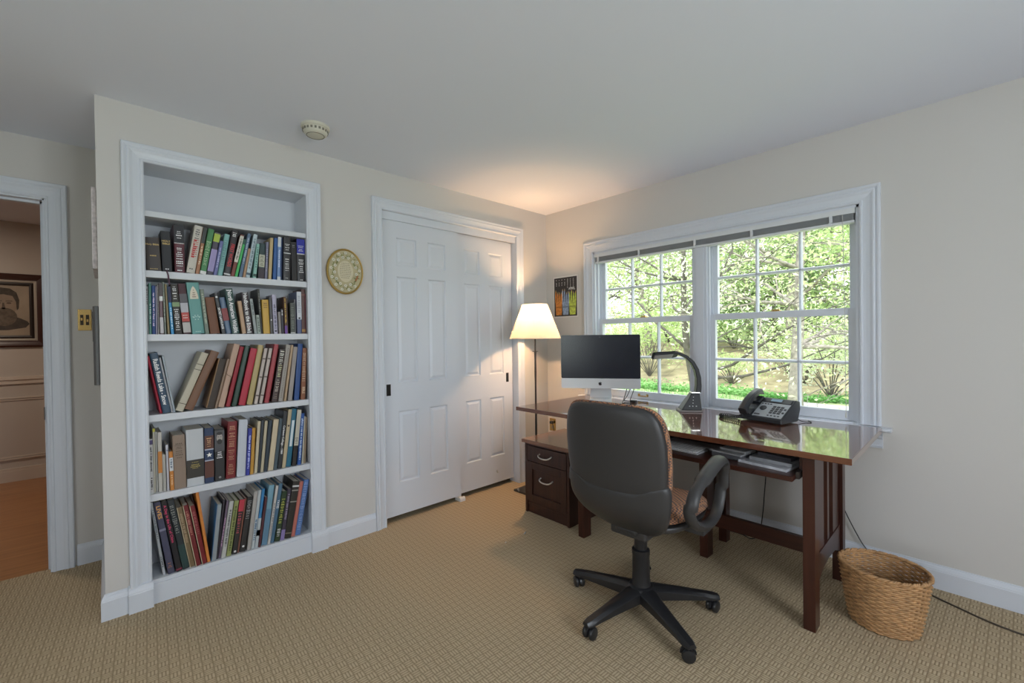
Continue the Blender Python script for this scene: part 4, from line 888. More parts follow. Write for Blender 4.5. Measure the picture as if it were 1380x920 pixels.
sh = MB().lathe([(.108, 1.563), (.135, 1.49), (.175, 1.386), (.2155, 1.280)], 48, cap=False)
for r_, z_ in ((.2155, 1.280), (.108, 1.563)): sh.tube([(r_ * math.cos(t * PI / 24), r_ * math.sin(t * PI / 24), z_) for t in range(48)], .002, 6, closed=True)
sh.build('lamp_shade', SH, fl, smooth='all')
sp = MB()
for k in range(3):
    g = k * 2 * PI / 3; sp.tube([(0, 0, 1.53), (.1 * math.cos(g), .1 * math.sin(g), 1.553)], .002, 6)
sp.tube([(0, 0, 1.36), (0, 0, 1.53)], .003, 6).lathe([(.014, 1.34), (.016, 1.38), (.014, 1.40)], 12)
sp.build('shade_support', IRON, fl)
BU = bpy.data.materials.new('lit_bulb'); BU.use_nodes = True; b_ = BU.node_tree.nodes['Principled BSDF']
b_.inputs['Emission Color'].default_value = (1, .78, .5, 1); b_.inputs['Emission Strength'].default_value = 8
MB().lathe([(.012, 1.40), (.020, 1.43), (.029, 1.455), (.026, 1.48), (.012, 1.495), (.002, 1.498)], 16).build('bulb', BU, fl, smooth='all')

# ------------------------------------------------------------------ computer
ALU = mat('silver_aluminium', (.66, .68, .70), .32, metal=.6)
im = thing('desktop_computer', 'all-in-one desktop computer with black screen and silver chin on the desk', 'computer', (.792, -.27, DTZ + .0015), math.radians(34))
def rrect(x0, x1, z0, z1, r, n=6):
    o = []
    for cx, cz, s in ((x1 - r, z1 - r, 0), (x0 + r, z1 - r, 90), (x0 + r, z0 + r, 180), (x1 - r, z0 + r, 270)):
        for k in range(n + 1):
            g = math.radians(s + 90 * k / n); o.append((cx + r * math.cos(g), cz + r * math.sin(g)))
    return o
WS = .300; ZB, ZT_ = .098, .512
MB().prism(rrect(-WS, WS, ZB, ZT_, .012), -.004, .006, ax='y').build('housing', ALU, im, bevel=.001)
bk = MB().pad([(x * .99, z) for x, z in rrect(-WS, WS, ZB + .003, ZT_ - .003, .02)], .0001, .035, lambda u, v, d: (u, .006 - d, v))
bk.build('rear_shell', ALU, im, smooth=True)
SCR = mat('screen_glass', (.008, .012, .024), .22, spec=.7)
MB().prism(rrect(-WS + .0005, WS - .0005, ZB + .078, ZT_ - .0005, .011), -.0065, -.0042, ax='y').build('screen', SCR, im)
lg = MB(); lz = ZB + .038                                    # bitten apple mark on the chin
ap = [(0, .0085), (-.004, .0105), (-.009, .0095), (-.0125, .005), (-.013, -.001), (-.0115, -.007), (-.0075, -.0125), (-.004, -.0138), (0, -.0125), (.004, -.0138), (.0075, -.0125), (.0115, -.007), (.0105, -.004), (.0085, -.001), (.0085, .002), (.0105, .005), (.009, .0095), (.004, .0105)]
lg.prism([(x, lz + z) for x, z in ap], -.0048, -.0041, ax='y')
lg.prism([(x, lz + z) for x, z in [(.0005, .0115), (.001, .015), (.0045, .0175), (.0042, .0145), (.0025, .0122)]], -.0048, -.0041, ax='y')
lg.build('emblem', mat('emblem_black', (.02, .02, .025), .3), im)
MB().prism([(.006 * math.cos(t * PI / 6), ZT_ - .018 + .003 * math.sin(t * PI / 6)) for t in range(12)], -.0069, -.0064, ax='y').build('webcam', mat('webcam_grey', (.10, .11, .13), .2), im)
stp = MB().prism([(-.075, .0), (-.075, .004), (.085, .006), (.098, .02), (.075, .19), (.055, .20), (.052, .19), (.083, .02), (.075, .010), (-.06, .008)], -.085, .085, ax='x')
stp.v = [(x * (1.0 if z < .03 else .82), y, z) for x, y, z in stp.v]
stp.build('stand', ALU, im, bevel=.001)

# ------------------------------------------------------------------ LED desk lamp
dl = thing('desk_lamp', 'black curved LED desk lamp with flared foot by the window', 'lamp', (1.478, -.222, DTZ), math.radians(40))
LB = mat('lamp_black', (.016, .016, .018), .45, spec=.35)
def loft(sections, name, m, parent, **k):
    """quads between rectangular sections (x0,x1,y0,y1,z) or 4-point lists"""
    mb = MB(); vs = [Vector(p) for s in sections for p in s]; n = len(sections[0]); fs = []
    for i in range(len(sections) - 1):
        for q in range(n): fs.append((i * n + q, i * n + (q + 1) % n, (i + 1) * n + (q + 1) % n, (i + 1) * n + q))
    fs += [tuple(range(n))[::-1], tuple((len(sections) - 1) * n + q for q in range(n))]
    return mb.add(vs, fs).build(name, m, parent, **k)
S4 = lambda xl, xr, hy, z: [(xl, -hy, z), (xr, -hy, z), (xr, hy, z), (xl, hy, z)]
loft([S4(-.080, .062, .058, .0), S4(-.080, .062, .058, .012)], 'foot_plate', mat('foot_taupe', (.20, .18, .17), .4), dl, bevel=.003)
loft([S4(-.070, .058, .052, .012), S4(-.045, .056, .045, .05), S4(-.018, .054, .036, .09), S4(.002, .052, .028, .125)], 'foot', LB, dl, bevel=.004)
loft([S4(.0005, .0535, .0285, .122), S4(.0015, .0535, .0285, .127)], 'trim_line', CHROME, dl)
path = [(.028, .127), (.034, .17), (.034, .22), (.024, .27), (.002, .315), (-.032, .350), (-.072, .372), (-.11, .382)]
secs = []
for k, (x, z) in enumerate(path):
    a, b_ = path[max(0, k - 1)], path[min(len(path) - 1, k + 1)]
    t = Vector((b_[0] - a[0], 0, b_[1] - a[1])).normalized(); nrm = Vector((-t.z, 0, t.x)); th = .034 - .0026 * k; hy = .029 - .0006 * k
    c = Vector((x, 0, z)); secs.append([c - nrm * th / 1 + Vector((0, -hy, 0)), c + nrm * th * .0 + Vector((0, -hy, 0)), c + nrm * th * .0 + Vector((0, hy, 0)), c - nrm * th + Vector((0, hy, 0))])
loft(secs, 'neck', LB, dl, bevel=.004)
hd = MB().prism([(-.235, -.045), (-.10, -.038), (-.08, -.026), (-.08, .026), (-.10, .038), (-.235, .045), (-.245, .035), (-.245, -.035)], .366, .386)
hd.xform(Matrix.Translation((-.10, 0, .38)) @ Matrix.Rotation(math.radians(-4), 4, 'Y') @ Matrix.Rotation(math.radians(-24), 4, 'X') @ Matrix.Translation((.10, 0, -.38)))
hd.build('lamp_head', LB, dl, bevel=.003)
ld = MB().box(-.232, -.115, -.032, .032, .3635, .3658)
ld.xform(Matrix.Translation((-.10, 0, .38)) @ Matrix.Rotation(math.radians(-4), 4, 'Y') @ Matrix.Rotation(math.radians(-24), 4, 'X') @ Matrix.Translation((.10, 0, -.38)))
ld.build('led_panel', mat('led_diffuser', (.35, .33, .33), .3), dl)
bt = MB()
for k in range(4): bt.box(-.002 + k * .003, .003 + k * .003, -.0535 + k * .0055, -.048 + k * .0045, .036 + k * .019, .041 + k * .019)
for x in (-.022, .02): bt.box(x, x + .006, -.0535, -.047, .036, .041)
bt.build('touch_button', mat('button_white', (.6, .6, .6), .4), dl)

# ------------------------------------------------------------------ telephone
ph = thing('telephone', 'black and grey corded desk telephone on the desk before the window', 'telephone', (1.955, -.245, DTZ), math.radians(-13))
PB = mat('phone_black', (.028, .030, .034), .32); PG = mat('phone_grey', (.34, .36, .38), .35)
wed = [(-.098, .006), (.075, .006), (.102, .075), (.098, .118), (.06, .126), (-.098, .030)]
MB().prism(wed, -.118, .118, ax='x').build('body', PB, ph, bevel=.005, seg=3)
sl = math.atan2(.126 - .030, .06 + .098)
Mp = Matrix.Translation((0, -.098, .0305)) @ Matrix.Rotation(sl, 4, 'X')
MB().box(-.050, .112, .008, .135, 0, .003, Mp).build('face_plate', PG, ph, bevel=.001)
MB().box(-.044, .106, .138, .176, 0, .004, Mp).box(-.012, .06, .143, .172, .0035, .006, Mp).build('display_bezel', PB, ph, bevel=.001)
MB().box(-.006, .054, .147, .168, .0055, .0066, Mp).build('display', mat('lcd_blue', (.20, .34, .46), .2), ph)
kb = MB()
for r_ in range(4):
    for c in range(3): kb.box(.030 + c * .022, .046 + c * .022, .042 + r_ * .018, .054 + r_ * .018, .003, .006, Mp)
for k in range(4): kb.box(.030 + k * .019, .040 + k * .019, .020, .027, .003, .0055, Mp).box(-.044 + k * .016, -.034 + k * .016, .118, .125, .003, .0055, Mp)
kb.box(.097, .108, .05, .062, .003, .006, Mp).box(.097, .108, .08, .092, .003, .006, Mp).box(-.044, -.012, .02, .028, .003, .0055, Mp)
kb.build('key', PB, ph, bevel=.001)
nv = MB().lathe([(.019, .003), (.018, .007), (.002, .0075)], 16, (-.018, .082, 0)); nv.xform(Mp); nv.build('navigation_pad', PB, ph, smooth=True)
cr = MB().box(-.116, -.058, .004, .06, 0, .012, Mp).box(-.116, -.058, .12, .18, 0, .012, Mp); cr.build('cradle', PB, ph, bevel=.004)
hs = []
for k in range(15):
    t = k / 14; v = -.008 + t * .205; e = abs(t - .5) * 2
    hgt = .040 + .018 * (1 - e ** 2); th = .011 + .012 * max(0, (e - .62) / .38) ** 1
    hs.append([Mp @ Vector((-.087 + a * .024, v, hgt + b_ * (.013) - (max(0, e - .6) * .045 if b_ < 0 else 0))) for a, b_ in ((-1, -1), (1, -1), (1, .6), (.5, 1), (-.5, 1), (-1, .6))])
loft(hs, 'handset', PB, ph, bevel=.003)
cp = []
base = spline([(-.09, -.104, .030), (-.115, -.135, .016), (-.155, -.150, .010), (-.205, -.140, .009), (-.235, -.105, .009), (-.205, -.075, .009), (-.160, -.085, .009), (-.122, -.09, .012)], 34, False)
for k, p in enumerate(base):
    g = k * 2 * PI / 8; cp.append((p.x + .0085 * math.cos(g) * .6, p.y + .0085 * math.cos(g) * .6, p.z + .002 + .0085 * math.sin(g)))
MB().tube(cp, .0022, 5).build('coiled_cord', CORD, ph, smooth=True)
MB().tube(spline([(.10, .085, .02), (.13, .10, .006), (.16, .13, .003), (.13, .16, .003)], 6, False), .0022, 6).build('line_cord', CORD, ph)

# cables behind the computer
cb = tag(MB().tube(spline([(.945, -.135, .90), (.935, -.15, .84), (.93, -.16, .802), (.96, -.16, .797), (1.02, -.12, .796), (1.10, -.10, .796)], 6, False), .003, 6)
    .tube(spline([(.965, -.12, .89), (.955, -.16, .83), (.95, -.21, .797), (.99, -.26, .795), (1.04, -.22, .795)], 6, False), .0028, 6)
    .tube(spline([(.99, -.10, .90), (.98, -.12, .85), (.96, -.12, .80), (.99, -.15, .80)], 6, False), .0028, 6).box(.985, 1.03, -.165, -.14, .7915, .807)
    .build('power_cable', CORD), 'tangle of black cables on the desk behind the computer', 'cable')

# ------------------------------------------------------------------ things on the tray
TZ = .6775
SIL = mat('silver_grey', (.48, .49, .50), .35, metal=.3); WHT = mat('paper_white', (.66, .66, .67), .6)
kbd = thing('keyboard', 'slim silver keyboard with white keys on the pull-out tray', 'keyboard', (1.588, -.775, TZ), math.radians(-4))
MB().prism([(-.057, 0), (.057, 0), (.057, .014), (.05, .015), (-.057, .006)], -.215, .215, ax='x').build('case', SIL, kbd, bevel=.001)
k_ = MB(); Mk = Matrix.Translation((0, -.057, .006)) @ Matrix.Rotation(math.atan2(.009, .107), 4, 'X')
for r_ in range(6):
    for c in range(20): k_.box(-.208 + c * .0209, -.208 + c * .0209 + .0175, .006 + r_ * .0165, .006 + r_ * .0165 + .0135, 0, .0035, Mk)
k_.build('key', mat('key_white', (.72, .72, .72), .5), kbd)
bb = thing('small_box', 'flat silver grey case stacked on the tray right of the keyboard', 'case', (1.935, -.735, TZ), math.radians(-8))
MB().box(-.075, .075, -.075, .075, 0, .022).build('case_body', mat('case_dark', (.10, .10, .11), .4), bb, bevel=.003)
MB().box(-.074, .074, -.074, .074, .022, .030).box(-.055, .075, -.03, .075, .030, .040).build('case_lid', SIL, bb, bevel=.002)
def paper(name, label, w, d, h, x, y, z, rz, m, cat, extra=None):
    t = thing(name, label, cat, (x, y, z), math.radians(rz))
    MB().box(-w / 2, w / 2, -d / 2, d / 2, 0, h).build('cover', m, t, bevel=.0008)
    MB().box(-w / 2 + .002, w / 2 - .003, -d / 2 + .003, d / 2 - .002, h * .2, h * .8).build('page_block', WHT, t)
    if extra: extra(t, h)
paper('magazine', 'pale magazine at the bottom of the pile on the tray', .215, .21, .012, 2.108, -.735, TZ, -8, mat('mag_pale', (.48, .49, .52), .4, noise=.25, nscale=25), 'magazine')
paper('notebook', 'grey notebook in the middle of the pile on the tray', .185, .16, .016, 2.125, -.715, TZ + .0125, -6, mat('note_grey', (.30, .31, .33), .45, noise=.2, nscale=30), 'notebook')
paper('booklet', 'dark booklet with white edge topmost on the tray pile', .15, .12, .016, 2.135, -.70, TZ + .029, -12, mat('book_dark', (.06, .06, .07), .4), 'booklet')
paper('tablet', 'slim silver slab lying behind the keyboard on the tray', .34, .085, .012, 1.72, -.655, TZ, -4, SIL, 'tablet')

# ------------------------------------------------------------------ wicker basket
wb_ = thing('wastebasket', 'round woven wicker wastebasket on the carpet beside the desk', 'basket', (2.492, -.545, 0))
def wicker(c1, c2, nm):
    m = mat(nm, c1, .55, noise=.28, nscale=38); return m
WK = wicker((.45, .255, .115), 0, 'wicker_honey'); WK2 = wicker((.42, .235, .105), 0, 'wicker_rim')
HB, RT, RB = .255, .148, .112
mb = MB(); NS = 40; rows_ = 27
def rad(t): return RB + (RT - RB) * (t ** .85)
for r_ in range(rows_):
    t = (r_ + .5) / rows_; z = .004 + t * (HB - .010); R0 = rad(t); p = []
    for k in range(NS * 2):
        g = k * PI / NS; wv = .0042 * math.cos(NS / 2 * g + (PI if r_ % 2 else 0)); q = R0 + wv
        p.append((q * math.cos(g) * 1.05, q * math.sin(g) * .97, z))
    mb.tube(p, .0050, 6, closed=True)
mb.build('weave', WK, wb_, smooth='all')
mb = MB()
for k in range(NS // 2 * 2):
    g = (k + .5) * 2 * PI / NS
    mb.tube([(rad(t) * math.cos(g) * 1.05, rad(t) * math.sin(g) * .97, t * HB) for t in (0.02, .25, .5, .75, 1)], .0022, 5)
mb.build('stake', WK, wb_)
mb = MB()
for q, ph_ in ((0, 0), (1, PI), (2, PI / 2)):
    p = []
    for k in range(200):
        g = k * 2 * PI / 200; b_ = g * 26 + ph_
        R0 = RT + .001 + .0045 * math.cos(b_); p.append((R0 * math.cos(g) * 1.05, R0 * math.sin(g) * .97, HB + .0045 * math.sin(b_)))
    mb.tube(p, .0046, 6, closed=True)
mb.build('braided_rim', WK2, wb_, smooth='all')
mb = MB().lathe([(.002, .004), (RB - .004, .004), (RB + .001, .008), (RB - .006, .010), (.002, .010)], 36, sx=1.05, sy=.97)
mb.build('bottom', WK, wb_)

# ------------------------------------------------------------------ loose cords
tag(MB().tube(spline([(2.236, -.012, .36), (2.29, -.020, .24), (2.34, -.022, .14), (2.375, -.024, .09), (2.40, -.03, .03), (2.44, -.06, .004)], 6, False), .0028, 6).build('cable', CORD),
    'thin dark cord running down the wall behind the wicker wastebasket', 'cord')
tag(MB().tube(spline([(2.46, -.07, .004), (2.583, -.10, .004), (2.714, -.162, .004), (2.807, -.206, .004), (2.91, -.228, .004), (3.2, -.25, .004)], 6, False), .004, 6).build('cable', mat('cord_brown', (.06, .045, .03), .5)),
    'brown cord lying on the carpet along the window wall right of the basket', 'cord')
tag(MB().tube(spline([(1.95, -.40, .654), (1.955, -.32, .52), (1.93, -.26, .36), (1.90, -.2, .2), (1.86, -.14, .06), (1.80, -.10, .004), (1.74, -.075, .004), (1.62, -.075, .004), (1.50, -.05, .004)], 6, False), .003, 6).build('cable', CORD),
    'black cord hanging from the keyboard tray down to the carpet', 'cord')

# ------------------------------------------------------------------ office chair
CHR = 2
ch = thing('office_chair', 'dark grey swivel office chair with copper tweed cushions and loop arms', 'chair', (1.697, -1.230, 0), math.radians(CHR))
# tweed
TW = bpy.data.materials.new('copper_tweed'); TW.use_nodes = True; nt = TW.node_tree; b_ = nt.nodes['Principled BSDF']
tc = nt.nodes.new('ShaderNodeTexCoord'); ck = nt.nodes.new('ShaderNodeTexChecker'); ck.inputs['Scale'].default_value = 115
mp = nt.nodes.new('ShaderNodeMapping'); mp.inputs['Rotation'].default_value = (.6, .5, .785)
ck.inputs['Color1'].default_value = (.42, .20, .10, 1); ck.inputs['Color2'].default_value = (.10, .07, .065, 1)
nt.links.new(tc.outputs['Object'], mp.inputs['Vector']); nt.links.new(mp.outputs['Vector'], ck.inputs['Vector']); nt.links.new(ck.outputs['Color'], b_.inputs['Base Color'])
b_.inputs['Roughness'].default_value = .9
bp = nt.nodes.new('ShaderNodeBump'); bp.inputs['Strength'].default_value = .4; bp.inputs['Distance'].default_value = .002
nt.links.new(ck.outputs['Fac'], bp.inputs['Height']); nt.links.new(bp.outputs['Normal'], b_.inputs['Normal'])
# backrest: u across, v height; y = back face (negative towards the camera)
def outline(pts): return [(p.x, p.y) for p in spline([(x, z) for x, z in pts] + [(-x, z) for x, z in pts[::-1] if x > 1e-6], 5)]
yc = lambda u, v: -.235 - .10 * (v - .55) + 1.1 * u * u * .55
up = outline([(.10, 1.006), (.180, .995), (.222, .955), (.240, .88), (.244, .80), (.240, .72), (.226, .655), (.17, .625), (.07, .612)])
MB().pad(up, .004, .030, lambda u, v, d: (u, yc(u, v) + d, v), p=3.0).build('backrest_shell', GREYPL, ch, smooth='all', weld=True)
fo = outline([(.10, 1.013), (.185, 1.002), (.230, .96), (.249, .88), (.253, .80), (.250, .72), (.238, .645), (.18, .595), (.07, .58)])
MB().pad(fo, .045, .004, lambda u, v, d: (u, yc(u, v) + .008 + d, v), p=3.0).build('back_cushion', TW, ch, smooth='all', weld=True)
lo = outline([(.07, .655), (.16, .665), (.226, .692), (.247, .675), (.246, .62), (.232, .55), (.190, .475), (.12, .415), (.05, .392)])
MB().pad(lo, .02, .036, lambda u, v, d: (u, yc(u, v) + .006 + d + (.10 * max(0, (.60 - v) / .16) ** 2), v), p=3.2).build('lower_shell', GREYPL, ch, smooth='all', weld=True)
# seat
so = [(p.x, p.y) for p in spline([(0, .285), (.13, .275), (.215, .24), (.245, .15), (.245, .02), (.215, -.09), (.14, -.15), (0, -.165), (-.14, -.15), (-.215, -.09), (-.245, .02), (-.245, .15), (-.215, .24), (-.13, .275)], 5)]
sz = lambda u, v: .475 + .5 * u * u * .4 - .03 * max(0, (v - .15) / .13) ** 2
MB().pad(so, .060, .012, lambda u, v, d: (u, v, sz(u, v) + .018 + d), p=2.6).build('seat_cushion', TW, ch, smooth='all', weld=True)
MB().pad([(u * .97, v * .97) for u, v in so], .004, .045, lambda u, v, d: (u, v, .478 + d), p=2.6).build('seat_shell', GREYPL, ch, smooth='all', weld=True)
MB().box(-.09, .09, -.12, .12, .385, .430).box(-.055, .055, -.14, -.08, .41, .440).build('seat_mechanism', GREYPL, ch, bevel=.012)
for s in (-1, 1):
    x = s * .283
    P = [(-.075, .515), (-.118, .56), (-.122, .61), (-.085, .655), (.0, .687), (.10, .716), (.17, .728), (.212, .708), (.224, .64), (.214, .56), (.17, .495), (.09, .470), (.0, .480)]
    pth = [(x + s * .012 * (p.y > .6), p.x, p.y) for p in spline(P, 5)]
    rr_ = []
    for p in pth: rr_.append(.019 + (.005 if p[2] > .68 else 0))
    mb = MB().tube(pth, rr_, 10, closed=True, flat=1.35)
    mb.box(min(x, x - s * .10), max(x, x - s * .10), .02, .10, .432, .468)
    mb.build('armrest', GREYPL, ch, smooth=True)
# base
MB().lathe([(.030, .26), (.030, .385), (.034, .39), (.034, .40)], 24).build('gas_column', BLACK, ch, smooth=True)
MB().lathe([(.046, .105), (.044, .13), (.040, .15), (.039, .268), (.041, .272), (.041, .292), (.033, .296)], 24).build('column_sleeve', BLACK, ch, smooth=True)
MB().lathe([(.015, .045), (.05, .06), (.068, .075), (.070, .105), (.058, .122), (.045, .128)], 24).build('base_hub', BLACK, ch, smooth=True)
for k in range(5):
    g = math.radians(45 - CHR + 72 * k); Mr = Matrix.Rotation(g, 4, 'Z')
    secs = []
    for d, hy, zt, zb in ((.04, .044, .124, .07), (.10, .036, .118, .068), (.2, .030, .105, .066), (.29, .026, .092, .064), (.335, .026, .084, .062), (.358, .018, .079, .062)):
        secs.append([Mr @ Vector((d, a * hy, z)) for a, z in ((-1, zb), (1, zb), (1, zt - .012), (.55, zt), (-.55, zt), (-1, zt - .012))])
    arm = loft(secs, 'base_leg', BLACK, ch, smooth=True)
    Mc = Mr @ Matrix.Translation((.332, 0, 0)) @ Matrix.Rotation(math.radians(40 + 50 * k), 4, 'Z')
    cs = MB()
    cs.tube([(0, 0, .066), (0, 0, .045)], .008, 8)
    for y0, y1 in ((-.026, -.005), (.005, .026)):
        o0 = len(cs.v); cs.lathe([(.016, y0), (.025, y0 + .003), (.0275, y0 + .008), (.0275, y1 - .008), (.025, y1 - .003), (.016, y1)], 18)
        cs.v[o0:] = [(a, c, .0278 + b_) for a, b_, c in cs.v[o0:]]
    cs.prism([(.034 * math.cos(t * PI / 8) * .95, .030 + .031 * math.sin(t * PI / 8)) for t in range(0, 9)], -.005, .005, ax='y')
    cs.xform(Mc).build('caster', BLACK, arm, smooth=True)
# ------------------------------------------------------------------ garden outside the window
def leafmat(name, c, c2, tr=.45):
    m = bpy.data.materials.new(name); m.use_nodes = True; nt = m.node_tree; nt.nodes.remove(nt.nodes['Principled BSDF'])
    tc = nt.nodes.new('ShaderNodeTexCoord'); n = nt.nodes.new('ShaderNodeTexNoise'); n.inputs['Scale'].default_value = 1.1; n.inputs['Detail'].default_value = 8
    nt.links.new(tc.outputs['Object'], n.inputs['Vector'])
    r = nt.nodes.new('ShaderNodeValToRGB'); r.color_ramp.elements[0].position = .35; r.color_ramp.elements[1].position = .65
    r.color_ramp.elements[0].color = (*c, 1); r.color_ramp.elements[1].color = (*c2, 1)
    nt.links.new(n.outputs['Fac'], r.inputs['Fac'])
    d = nt.nodes.new('ShaderNodeBsdfDiffuse'); t = nt.nodes.new('ShaderNodeBsdfTranslucent'); mx = nt.nodes.new('ShaderNodeMixShader'); mx.inputs['Fac'].default_value = tr
    nt.links.new(r.outputs['Color'], d.inputs['Color']); nt.links.new(r.outputs['Color'], t.inputs['Color'])
    nt.links.new(d.outputs[0], mx.inputs[1]); nt.links.new(t.outputs[0], mx.inputs[2]); nt.links.new(mx.outputs[0], nt.nodes['Material Output'].inputs['Surface'])
    return m
LEAF_A = leafmat('spring_leaf', (.46, .60, .24), (.72, .82, .48))
LEAF_B = leafmat('fresh_leaf', (.36, .52, .22), (.58, .74, .40))
LEAF_C = leafmat('pale_leaf', (.58, .68, .40), (.82, .88, .66))
LEAF_D = leafmat('evergreen_leaf', (.14, .24, .10), (.28, .40, .18), .25)
BLOS = leafmat('blossom', (.74, .76, .64), (.90, .90, .84), .4)
IVY = leafmat('ivy_leaf', (.16, .40, .12), (.36, .62, .26), .3)
BARK = mat('grey_bark', (.30, .275, .25), .9, noise=.45, nscale=9)
BARKD = mat('dark_bark', (.12, .11, .10), .9, noise=.4, nscale=9)
LAWN = mat('lawn_ground', (.38, .46, .24), .95, noise=.25, nscale=3)
MULCH = mat('mulch_ground', (.37, .32, .215), .95, noise=.45, nscale=1.6)
PAVE = mat('driveway_paving', (.55, .55, .60), .9, noise=.06, nscale=4)

def gz(x, y):
    """height of the bank"""
    t = min(1, max(0, (y - 9.8) / 9)); t = t * t * (3 - 2 * t)
    lat = 1 / (1 + math.exp((x + 1.2) * 1.0))
    u = min(1, max(0, (y - 18) / 25))
    return -.42 + t * (.40 + 1.05 * lat) + 1.2 * u
def ground(name, x0, x1, y0, y1, nx, ny, m, dz=0.):
    mb = MB(); vs = []; fs = []
    for j in range(ny + 1):
        for i in range(nx + 1):
            x = x0 + (x1 - x0) * i / nx; y = y0 + (y1 - y0) * j / ny; vs.append((x, y, gz(x, y) + dz))
    for j in range(ny):
        for i in range(nx): a = j * (nx + 1) + i; fs.append((a, a + 1, a + nx + 2, a + nx + 1))
    return mb.add(vs, fs).build(name, m, smooth='all')
struct(ground('ground_lawn', -40, 30, .3, 10.4, 30, 16, LAWN))
struct(ground('ground_bank', -40, 30, 10.4, 17.5, 50, 20, MULCH))
struct(ground('ground_far', -60, 50, 17.5, 70, 40, 30, LAWN))
struct(MB().add([(-.9, 7.6, -.40), (1.2, 7.35, -.40), (14, 6.8, -.40), (14, 9.0, -.40), (1.2, 9.35, -.40), (-.4, 9.5, -.40), (-1.2, 8.7, -.40)], [tuple(range(7))]).build('road_driveway', PAVE))

def leaves(mb, c, rx, ry, rz, n, size, rnd, hollow=.35):
    for _ in range(n):
        while True:
            p = Vector((rnd.uniform(-1, 1), rnd.uniform(-1, 1), rnd.uniform(-1, 1)))
            if hollow < p.length < 1: break
        q = Vector((c[0] + p.x * rx, c[1] + p.y * ry, c[2] + p.z * rz))
        a = Vector((rnd.gauss(0, 1), rnd.gauss(0, 1), rnd.gauss(0, .7))).normalized(); b_ = a.cross(Vector((rnd.gauss(0, 1), rnd.gauss(0, 1), rnd.gauss(0, 1)))).normalized()
        s = size * rnd.uniform(.6, 1.3)
        mb.add([q - a * s, q + b_ * s * .45, q + a * s, q - b_ * s * .45], [(0, 1, 2, 3)])
def limb(mb, p, d, r, L, depth, rnd, tips, droop=0.):
    pts = [p.copy()]; rr = [r]; n = 5; q = p.copy(); dd = d.copy()
    for k in range(n):
        dd = (dd + Vector((rnd.gauss(0, .14), rnd.gauss(0, .14), rnd.gauss(0, .10) - droop))).normalized()
        q = q + dd * L / n; pts.append(q.copy()); rr.append(r * (1 - .55 * (k + 1) / n))
    mb.tube(pts, rr, 6 if r > .03 else 4)
    tips.append(q)
    if depth > 0:
        for k in range(3):
            i = rnd.choice((2, 3, 4, 5)); nd = (dd + Vector((rnd.gauss(0, .75), rnd.gauss(0, .75), rnd.gauss(.1, .45)))).normalized()
            limb(mb, pts[i], nd, rr[i] * .62, L * .66, depth - 1, rnd, tips, droop)
def tree(label, x, y, h, tr, lm, bark, n, size, seed, crown=1.0, low=.35, group='trees outside the window', depth=2, bare=0., cat='tree', second=None):
    rnd = random.Random(seed); z = gz(x, y) - .05
    t = thing('tree', label, cat, (x, y, z), 0, group)
    mb = MB(); tips = []
    p = Vector((0, 0, 0)); pts = [p.copy()]; rr = [tr * 1.25]; d = Vector((rnd.gauss(0, .06), rnd.gauss(0, .06), 1)).normalized(); stems = []
    for k in range(7):
        d = (d + Vector((rnd.gauss(0, .07), rnd.gauss(0, .07), .1))).normalized(); p = p + d * h * .8 / 7; pts.append(p.copy()); rr.append(tr * (1 - .11 * (k + 1))); stems.append((p.copy(), rr[-1]))
    mb.tube(pts, rr, 8)
    for k, (q, r_) in enumerate(stems):
        if q.z < low * h * .8: continue
        for b_ in range(3):
            g = rnd.uniform(0, 2 * PI); limb(mb, q, Vector((math.cos(g), math.sin(g), rnd.uniform(.05, .6))).normalized(), r_ * .45, h * .30 * crown, depth, rnd, tips, .02)
    mb.build('trunk', bark, t, smooth='all')
    fm, f2 = MB(), MB()
    rnd.shuffle(tips); sel = tips[:max(8, int(len(tips) * .8))]
    per = max(4, int(n * 1.7) // len(sel)); size = size * .78
    for q in sel:
        R = h * .095 * crown * rnd.uniform(.7, 1.3)
        tgt = f2 if (second and rnd.random() < .45) else fm
        leaves(tgt, q, R * 1.35, R * 1.35, R * .95, per, size, rnd, .0)
    fm.build('foliage', lm, t)
    if second and f2.v: f2.build('blossom', second, t)
    return t
# (label, x, y, height, trunk radius, leaf, bark, leaf count, leaf size, seed, crown, low)
tree('pale flowering tree close outside the right window unit, trunk behind the telephone', .42, 6.5, 6.6, .13, LEAF_C, BARK, 3600, .05, 21, .9, .22, depth=2, second=BLOS)
tree('spreading dark-branched tree outside between the two window units', -1.55, 6.7, 6.6, .10, LEAF_A, BARKD, 3000, .055, 5, 1.25, .12, depth=2)
tree('slender tree with low pale limbs at the right edge of the window', 2.35, 7.4, 6.5, .10, LEAF_A, BARK, 2400, .06, 9, 1.0, .25, depth=2, second=LEAF_C)
tree('grey-trunked tree standing on the mulch bank beyond the right window unit', -1.9, 15.5, 9, .20, LEAF_A, BARK, 4200, .10, 31, 1.0, .28)
tree('bushy evergreen on the bank behind the grey trunk', -2.9, 17.0, 4.6, .12, LEAF_D, BARKD, 3600, .085, 32, 1.3, .06, depth=1)
tree('tall tree beyond the driveway behind the pale flowering tree', .6, 17.5, 10, .18, LEAF_B, BARK, 4600, .12, 33, 1.0, .14)
tree('tall tree at the far right beyond the driveway', 3.2, 16.5, 10, .18, LEAF_A, BARK, 4600, .12, 34, 1.05, .12)
tree('tree on the bank left of the lamp beyond the left window unit', -7.0, 14.5, 9, .17, LEAF_B, BARK, 4400, .11, 35, 1.05, .16)
tree('yellow green tree on the left of the bank behind the monitor', -10.2, 14.0, 9, .17, LEAF_A, BARKD, 4400, .11, 36, 1.05, .14)
tree('pale tree far behind the centre of the window', -5.4, 22, 12, .20, LEAF_C, BARK, 5200, .15, 37, 1.1, .10)
